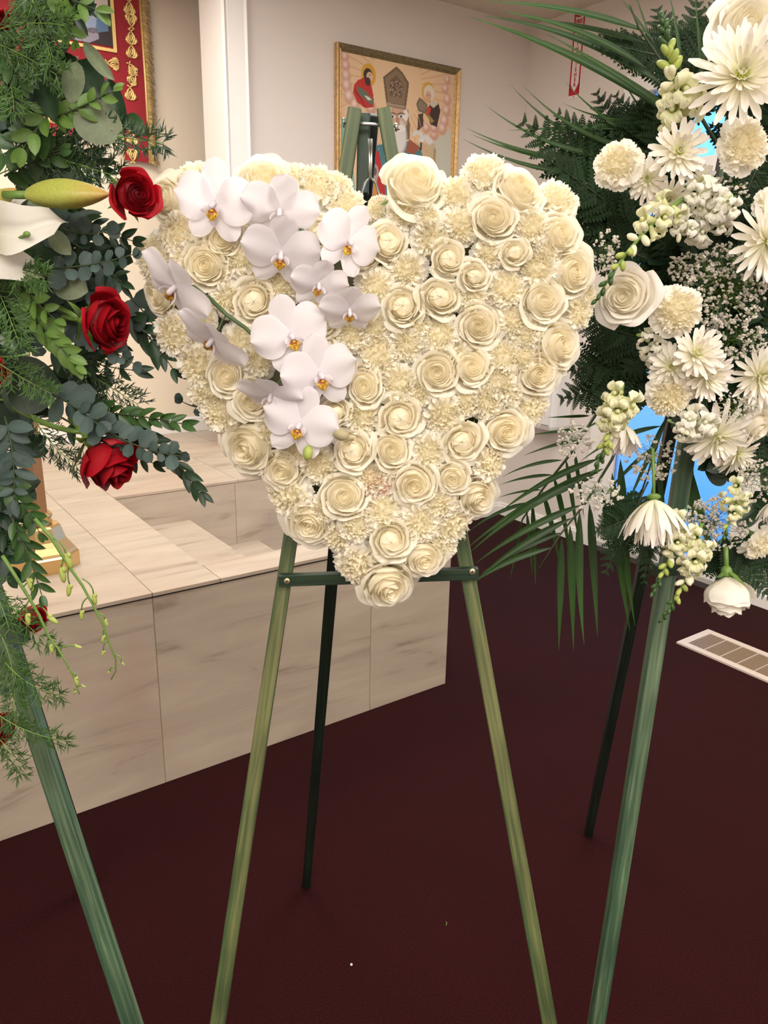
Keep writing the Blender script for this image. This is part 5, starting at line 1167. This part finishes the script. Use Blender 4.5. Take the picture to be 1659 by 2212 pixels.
# ================================================================== standing spray on the left
rl = random.Random(77)
xl = thing('easel', 'green wooden easel under the red rose spray left of the heart', 'easel', Matrix.Translation(V3(-0.62, 1.5, 0)))
lt = at(-330, 330, 1.12); ll_ = at(286, 2212, 0.90)
ebar('leg', to_floor(lt, ll_), lt, 0.0245, 0.02, WOODB, xl)
f1 = to_floor(lt, ll_); ebar('leg', f1 + V3(-0.62, 0.05, 0), lt + V3(-.03, 0, 0), 0.0245, 0.02, WOODB, xl)
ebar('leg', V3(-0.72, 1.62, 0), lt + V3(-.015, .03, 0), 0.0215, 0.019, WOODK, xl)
cg = thing('foam_cage', 'green plastic foam cage deep inside the red rose spray', 'foam cage', Matrix.Translation(at(-40, 720, 1.12)))
mb = Mb(); mb.box((-0.05, -0.02, -0.16), (0.05, 0.02, 0.16)); link('foam', mb.mesh('foam', FOAM, False), cg)
mb = Mb()
for k in range(6): z = -0.15 + 0.06 * k; mb.tube([(-.054, -.024, z), (.054, -.024, z), (.054, .024, z), (-.054, .024, z), (-.054, -.024, z)], 0.002, 4)
link('cage', mb.mesh('cage', STEM), cg)
# red roses: side-on heads on green stems
KRED = [rose_kit(71, RED, opening=0.8, flare=0.9, n=20, core_n=6), rose_kit(72, RED, opening=0.85, flare=1.0, n=20, core_n=6), rose_kit(73, RED, opening=0.75, flare=0.7, n=18, core_n=6)]
def red_rose(label, x, y, Y, r, n_, k, stem=None, kz=1.25):
    m_ = fl_mat(x, y, Y, r, n_, 0.02); m_ = m_ @ Matrix.Diagonal((1, 1, kz, 1)); t = make_rose(KRED[k], m_, label, None, name='red_rose')
    if stem:
        I = m_.inverted(); base = m_ @ Vector((0, 0, -1.25)); P = bez(base, at(*stem[0]), at(*stem[1]), 8); mb = Mb()
        mb.tube(P, 0.0034, 7); mb.xf(I); link('stem', mb.mesh('stem', STEM), t)
    return t
red_rose('largest red rose, touching the upper left edge of the heart', 298, 418, .90, 62, (.75, -1, .05), 0, kz=1.1)
red_rose('red rose in profile on a bright stem, left of the orchid leaves', 250, 698, .93, 76, (1, -.42, -.05), 1, ((150, 668, .95), (60, 640, 1.02)), 1.15)
red_rose('red rose nodding on a long curved stem above the tiles', 254, 1022, .93, 80, (.8, -.42, -.75), 2, ((110, 930, .95), (30, 880, 1.04)), 1.25)
red_rose('dark red rose half hidden behind the hanging bud stems', 82, 1345, 1.02, 42, (.7, -.3, -.2), 2, None, 1.2)
red_rose('red rose cut by the left edge beside the easel leg', 0, 1590, .90, 50, (.9, -.7, -.3), 0, None, 1.1)
red_rose('red rose cut by the left edge under the white lily', -28, 800, .95, 48, (.6, -1, 0), 1, None, 1.0)
red_rose('small red rose peeping through the needles at the top left', 6, 40, 1.05, 28, (.3, -1, .2), 2)
# lily and lily bud
def lily():
    o = at(-40, 530, .93); r = thing('white_lily', 'open white lily cut by the left edge of the picture, green pistil showing', 'lily', Matrix.Translation(o))
    def tepal(tx, ty, Y, wd, curl):
        p1 = at(tx, ty, Y) - o; d = p1; L = d.length; x = d / L; fac = Vector((0, -1, .2)); side = x.cross(fac).normalized(); up = side.cross(x)
        def fn(u, v):
            w_ = wd * (0.25 + 0.75 * sin(min(1, v * 1.5) * PI / 2)) * math.sqrt(max(0.0, 1 - v ** 3.2)); c = x * (L * v) + up * (0.020 * sin(PI * v) - curl * v ** 4)
            return c + side * (u * w_ + 0.003 * sin(12 * v + u)) + up * (0.006 * abs(u) + 0.003 * sin(14 * v) * abs(u) - 0.004 * (1 - min(1, abs(u) * 5))), min(1, 0.25 + v * 1.2)
        v, f, t = grid(10, 14, fn); mb = Mb(); mb.add(v, f, t); link('petal', mb.mesh('petal', LILY), r)
    tepal(128, 478, .90, .030, .012); tepal(70, 592, .91, .027, .02); tepal(48, 412, .96, .020, .02); tepal(-150, 440, .95, .03, .02); tepal(-160, 600, .94, .03, .02); tepal(-40, 680, .92, .026, .02)
    mb = Mb(); P = bez(Vector((0, -.005, 0)), at(30, 525, .90) - o, at(58, 506, .885) - o, 8); mb.tube(P, [.0018] * 8 + [.0026], 6); mb.ball(P[-1], .0042, 8, 6, (1, .8, .8)); link('pistil', mb.mesh('pistil', STEM), r)
lily()
def lbud(label, a, b, Y, rr):
    p0, p1 = at(*a, Y), at(*b, Y - .02); d = p1 - p0; L = d.length; r = thing('lily_bud', label, 'lily bud', leaf_mat(p0, d, Vector((0, -1, .2)), 1)); mb = Mb()
    def fn(u, v): a_ = u * PI; q = rr * L * sin(PI * (0.06 + 0.94 * v) ** 0.85) ** 0.75 * (1 + 0.09 * cos(3 * a_)) + (0.0 if v < 1 else 0.0005); return (L * v, q * cos(a_), q * sin(a_)), 1 - max(0, (v - .45) / .55) ** 1.5
    v, f, t = grid(30, 16, fn); mb.add(v, f, t); link('bud', mb.mesh('bud', LILYB), r); mb = Mb(); mb.tube([(-.03, 0, 0), (0.002, 0, 0)], .0045, 8); link('stem', mb.mesh('stem', STEM), r)
lbud('long yellow green lily bud pointing right at the largest red rose', (60, 421), (238, 420), .92, .155)
lbud('slim white half-open lily tip above the open lily', (-40, 455), (36, 408), .95, .16)
# hanging bud stems (dendrobium tips)
def bud_stem(label, pts, buds, Y):
    o = at(*pts[0], Y); r = thing('orchid_bud_stem', label, 'orchid buds', Matrix.Translation(o)); P = [at(x, y, Y) - o for x, y in pts]; mb = Mb(); n = len(P)
    mb.tube(P, [0.0026 - 0.0019 * i / (n - 1) for i in range(n)], 6); link('stem', mb.mesh('stem', STEM), r)
    for (ax, ay, bx, by, L, ang) in buds:
        a, b = at(ax, ay, Y) - o, at(bx, by, Y) - o; m2 = Mb(); mid = (a + b) / 2 + (V3(.006, 0, .004) if bx > ax else V3(-.004, 0, .003)); m2.tube(bez(a, mid, b, 5), .0010, 5); link('stalk', m2.mesh('stalk', STEM), r)
        q = math.radians(ang); m3 = Mb(); m3.ball((0.45, 0, 0), 0.5, 9, 7, (1, .36, .34)); m3.ball((0.16, .12, 0), .2, 7, 5, (1, .7, .7)); link('bud', m3.mesh('bud', BUDG), r, leaf_mat(b, V3(cos(q), 0, -sin(q)), Vector((0, -1, 0)), L * pxm(o)))
bud_stem('right hand one of two hanging stems of pale green orchid buds', [(75, 1120), (110, 1160), (150, 1225), (178, 1265), (200, 1305), (225, 1355), (240, 1400), (250, 1425), (250, 1450), (240, 1468)],
         [(112, 1160, 142, 1195, 40, 75), (130, 1195, 132, 1225, 40, 85), (150, 1220, 150, 1262, 32, 100), (178, 1250, 202, 1282, 30, 85), (190, 1290, 176, 1318, 26, 95), (210, 1325, 226, 1338, 20, 70), (228, 1360, 224, 1372, 22, 105), (232, 1385, 224, 1405, 18, 110), (248, 1415, 262, 1430, 12, 50), (248, 1440, 238, 1450, 10, 150)], .92)
bud_stem('left hand one of two hanging stems of pale green orchid buds', [(5, 1200), (40, 1255), (65, 1295), (85, 1330), (105, 1375), (125, 1400), (145, 1435), (158, 1460), (168, 1490), (172, 1500)],
         [(50, 1268, 62, 1250, 34, 80), (64, 1296, 58, 1325, 32, 88), (80, 1308, 102, 1330, 32, 40), (110, 1385, 108, 1392, 24, 80), (130, 1400, 160, 1395, 20, 15), (150, 1440, 150, 1445, 12, 90), (155, 1455, 162, 1462, 26, 80), (165, 1485, 176, 1480, 12, 30), (168, 1488, 162, 1492, 14, 110)], .91)
# greenery. kinds: broad salal, light pittosporum, ruscus, eucalyptus, needles
def br(name, label, cat, a, c, b, kind, n, L, Ya=1.0, Yb=.96, **k):
    return branch(name, label, cat, [at(*a, Ya), at(*c, (Ya + Yb) / 2), at(*b, Yb)], kind, n, L, rl, **k)
def single_leaf(label, a, b, Y, kind, wr=1.0, spin=0.0, group=None):
    p, q = at(*a, Y), at(*b, Y - .01); m_ = leaf_mat(Vector(), q - p, Vector((0, -1, .2)), (q - p).length, spin); r = thing('salal_leaf', label, 'leaf', Matrix.Translation(p), group)
    link('leaf', leaf_kind(kind), r, m_ @ Matrix.Diagonal((1, wr, 1, 1))); return r
single_leaf('biggest dark green leaf behind the brown twig, left of the banner', (96, 60), (96, 258), .94, 'salal', .72, .4)
single_leaf('second big dark leaf, left of the biggest one', (30, 130), (70, 268), .95, 'salal', .75, -.5)
single_leaf('grey green leaf underside hanging from the end of the brown twig', (166, 132), (150, 222), .95, 'gray', .85)
single_leaf('folded grey green leaf pointing down right over the banner', (180, 90), (240, 172), .95, 'gray', .5, .5)
single_leaf('pale grey green leaf, largest of the undersides, below the twig', (160, 238), (262, 292), .94, 'gray', 1.15)
single_leaf('dark leaf between the two grey ones over the banner', (168, 130), (215, 205), .98, 'salal', 1.1)
single_leaf('dark leaf curling over the banner edge, right of the pale underside', (232, 168), (262, 290), .97, 'salal', .6)
single_leaf('long dark leaf standing upright left of the lily petals', (88, 500), (104, 630), .97, 'salal', .8)
single_leaf('square grey green leaf below the eucalyptus', (112, 600), (186, 628), .95, 'gray', 1.2)
single_leaf('olive leaf tip under the lily petal', (108, 500), (150, 548), .94, 'gray', .9)
single_leaf('broad olive leaf low behind the red rose stems', (10, 835), (122, 830), 1.0, 'salal', 1.5)
single_leaf('dark leaf above the lily bud', (110, 395), (180, 392), .97, 'salal', .8)
single_leaf('rounded green leaf under the lily bud', (64, 428), (100, 476), .95, 'gray', .9)
single_leaf('dark glossy leaf right of the lily bud', (270, 250), (312, 284), .97, 'ruscusm', 1.6)
single_leaf('dark leaf crossing the hidden red rose', (-10, 1340), (60, 1385), .96, 'salal', 1.0)
single_leaf('grey green leaf at the left edge, above the easel leg', (-20, 1450), (34, 1452), .93, 'gray', 1.2)
single_leaf('dark leaf at the left edge beside the easel leg', (-14, 1470), (16, 1500), .94, 'salal', 1.0)
tw = thing('brown_twig', 'thick brown twig slanting up over the dark leaves at top left', 'twig', Matrix.Translation(at(40, 222, .97))); o_ = at(40, 222, .97)
mb = Mb(); mb.tube([at(30, 235, .98) - o_, at(62, 208, .96) - o_, at(100, 180, .96) - o_, at(136, 152, .96) - o_, at(150, 140, .97) - o_], [.0032, .0038, .0034, .0036, .002], 8); link('bark', mb.mesh('bark', BARK), tw)
P_ = 'pittosporum_sprig'
br(P_, 'light green sprig over the banner picture at the top', 'greenery', (100, -30), (150, 0), (206, 20), 'pittol', 4, .032, .96, .93)
br(P_, 'light green sprig hanging down below the top one', 'greenery', (110, 20), (150, 45), (160, 88), 'pittol', 4, .026, .96, .94)
br(P_, 'yellow green sprig over the pale leaf underside', 'greenery', (110, 258), (170, 235), (245, 196), 'pittol', 6, .026, .95, .92, ang=.6)
br(P_, 'round-leaved light sprig below the brown twig', 'greenery', (130, 220), (90, 260), (50, 320), 'pittol', 4, .032, .96, .93)
br(P_, 'mid green sprig at the left above the lily bud', 'greenery', (120, 275), (60, 300), (-20, 350), 'pitto', 6, .036, .97, .94)
br(P_, 'mid green sprig just above the lily bud', 'greenery', (10, 380), (60, 350), (130, 330), 'pitto', 6, .034, .99, .96)
br(P_, 'mid green sprig behind the needles at the upper left corner', 'greenery', (-20, 100), (20, 130), (50, 180), 'pitto', 5, .03, .96, .93)
br(P_, 'light green sprig hanging between the two profile roses', 'greenery', (20, 630), (90, 700), (165, 790), 'pittol', 9, .030, .95, .91, ang=.6)
br(P_, 'bright green sprig starting at the upper rose stem', 'greenery', (30, 600), (60, 640), (120, 690), 'pittol', 5, .032, .95, .92)
br(P_, 'mid green sprig low at the left, above the brass foot', 'greenery', (-10, 1010), (40, 1060), (85, 1150), 'pitto', 8, .028, .95, .92)
br(P_, 'sprig with one bright leaf in front of the brass foot', 'greenery', (20, 1110), (60, 1180), (90, 1285), 'ruscusm', 8, .032, .94, .91, ang=.55)
R_ = 'ruscus_sprig'
br(R_, 'dark pointed sprig right of the largest red rose base', 'greenery', (150, 520), (220, 570), (262, 610), 'ruscus', 6, .034, .98, .95)
br(R_, 'dark glossy sprig under the heart\'s left edge', 'greenery', (270, 670), (320, 720), (372, 795), 'ruscus', 5, .042, .99, .97, ang=.5)
br(R_, 'upper of two long ruscus sprigs pointing at the tiles', 'greenery', (170, 890), (270, 890), (392, 915), 'ruscusm', 10, .034, .97, .93, ang=.5)
br(R_, 'lower, drooping one of two long ruscus sprigs', 'greenery', (200, 900), (340, 930), (432, 1062), 'ruscus', 11, .040, .98, .93, ang=.45)
br(R_, 'dark sprig behind the nodding red rose', 'greenery', (130, 900), (230, 960), (330, 1000), 'ruscus', 8, .036, 1.0, .97)
br(R_, 'dark sprig between the eucalyptus and the heart', 'greenery', (150, 460), (200, 500), (286, 520), 'ruscus', 7, .034, 1.0, .97)
br(R_, 'dark sprig under the upper profile rose', 'greenery', (100, 740), (180, 790), (290, 800), 'ruscus', 7, .034, 1.0, .97)
E_ = 'eucalyptus_sprig'
br(E_, 'blue grey eucalyptus sprig right of the lily', 'eucalyptus', (100, 580), (190, 580), (286, 550), 'euca', 7, .026, .95, .92, ang=1.1)
br(E_, 'blue grey eucalyptus sprig under the lily bud', 'eucalyptus', (90, 470), (160, 520), (230, 500), 'euca', 6, .026, .97, .94, ang=1.1)
br(E_, 'blue grey eucalyptus sprig behind the upper profile rose', 'eucalyptus', (90, 600), (160, 640), (235, 620), 'euca', 7, .026, .98, .95, ang=1.1)
br(E_, 'eucalyptus sprig trailing below the upper profile rose', 'eucalyptus', (110, 660), (180, 720), (288, 785), 'euca', 9, .024, .98, .94, ang=1.1)
br(E_, 'eucalyptus sprig with big round leaves above the nodding rose', 'eucalyptus', (110, 850), (170, 880), (210, 915), 'euca', 5, .036, .95, .92, ang=.9)
br(E_, 'long eucalyptus sprig ending over the ruscus tips', 'eucalyptus', (190, 905), (290, 975), (390, 985), 'euca', 9, .026, .94, .91, ang=1.2)
br(E_, 'eucalyptus sprig hanging at the left edge below the rose stem', 'eucalyptus', (10, 900), (35, 980), (30, 1080), 'eucal', 9, .034, .96, .93, ang=1.1)
br(E_, 'small eucalyptus sprig right beside the heart\'s left edge', 'eucalyptus', (280, 640), (310, 670), (330, 700), 'euca', 3, .03, 1.0, .98)
br(E_, 'eucalyptus leaves peeping out under the heart\'s left rim', 'eucalyptus', (440, 880), (415, 880), (395, 868), 'euca', 2, .022, 1.04, 1.03)
for k in range(52):                                          # the dark depth of the spray
    x = -60 + rl.random() * 270; y = -20 + rl.random() * 1230
    if x > 150 and y < 330: continue
    if y > 860: x = -90 + rl.random() * 110
    a = rl.uniform(-.9, .9) if y < 700 else rl.uniform(-.3, 1.3); L = rl.uniform(80, 130); kd = rl.choice(['salal', 'salal', 'ruscus', 'ruscus', 'pitto', 'euca'])
    p, q = (x - cos(a) * L * .5, y - sin(a) * L * .5), (x + cos(a) * L * .5, y + sin(a) * L * .5)
    branch('leafy_sprig', 'dark leafy sprig in the shaded depth of the red rose spray', 'greenery', [at(*p, 1.07), at((p[0] + q[0]) / 2, (p[1] + q[1]) / 2 - 8, 1.05), at(*q, 1.03)], kd, 6 if kd != 'salal' else 4, {'salal': .056, 'ruscus': .036, 'pitto': .032, 'euca': .026}[kd], rl, 'sprigs in the depth of the red rose spray', twist=.9)
NF = 'feathery green asparagus fern '
def nf(lab, a, c, b, Ya=.96, Yb=.92, **k): needle_frond('asparagus_frond', NF + lab, [at(*a, Ya), at(*c, (Ya + Yb) / 2), at(*b, Yb)], rl, **k)
nf('across the top left corner', (-20, 70), (50, 40), (140, 55), n=12, sub=.035); nf('drooping from the top over the big leaf', (60, -20), (90, 40), (110, 130), n=12, sub=.035)
nf('thick below the corner rose', (-20, 90), (40, 110), (120, 160), n=12, sub=.035); nf('coming down the left edge by the twig', (-10, 120), (30, 170), (30, 240), n=12, sub=.034)
nf('sparse, ending over the gold fringe', (120, 250), (230, 300), (352, 308), n=14, sub=.026, nl=.012, nn=7, m=LEAFD); nf('dark, behind the lily bud', (20, 300), (140, 350), (250, 380), 1.0, .96, n=16, sub=.04, m=LEAFD)
nf('dark, under the lily bud pointing right', (-10, 380), (90, 330), (190, 360), 1.0, .97, n=14, sub=.04, m=LEAFD)
nf('bright, over the lower lily petal', (-10, 560), (40, 590), (92, 600), .93, .9, n=11, sub=.03, nl=.011); nf('bright, left of the light sprig', (-20, 600), (10, 650), (40, 740), .94, .91, n=12, sub=.032, nl=.011)
nf('dark and airy below the upper profile rose', (120, 760), (210, 820), (296, 872), .99, .97, n=16, sub=.035, m=LEAFD, nn=7); nf('dark and airy above the tiles at left', (60, 880), (100, 960), (165, 1005), .99, .97, n=14, sub=.032, m=LEAFD, nn=7)
nf('over the broad olive leaf', (-10, 780), (50, 820), (110, 850), .95, .93, n=10, sub=.026)
nf('beside the hidden red rose', (10, 1280), (40, 1350), (118, 1395), .95, .92, n=9, sub=.026, nl=.011, nn=6); nf('hanging along the top of the easel leg', (0, 1370), (40, 1440), (30, 1560), .93, .9, n=14, sub=.03, nl=.011)
nf('pointing right from the easel leg', (10, 1430), (60, 1490), (128, 1500), .92, .89, n=9, sub=.026, nl=.013, nn=6); nf('crossing the easel leg low down', (-10, 1540), (60, 1590), (140, 1600), .9, .875, n=9, sub=.022, nl=.013, nn=5)
nf('lowest, hanging under the edge rose', (-20, 1580), (20, 1610), (44, 1670), .9, .88, n=8, sub=.024, nl=.013, nn=5); nf('at the left edge above the lower profile rose', (-30, 1240), (0, 1290), (20, 1360), .93, .9, n=8, sub=.026, nn=6)
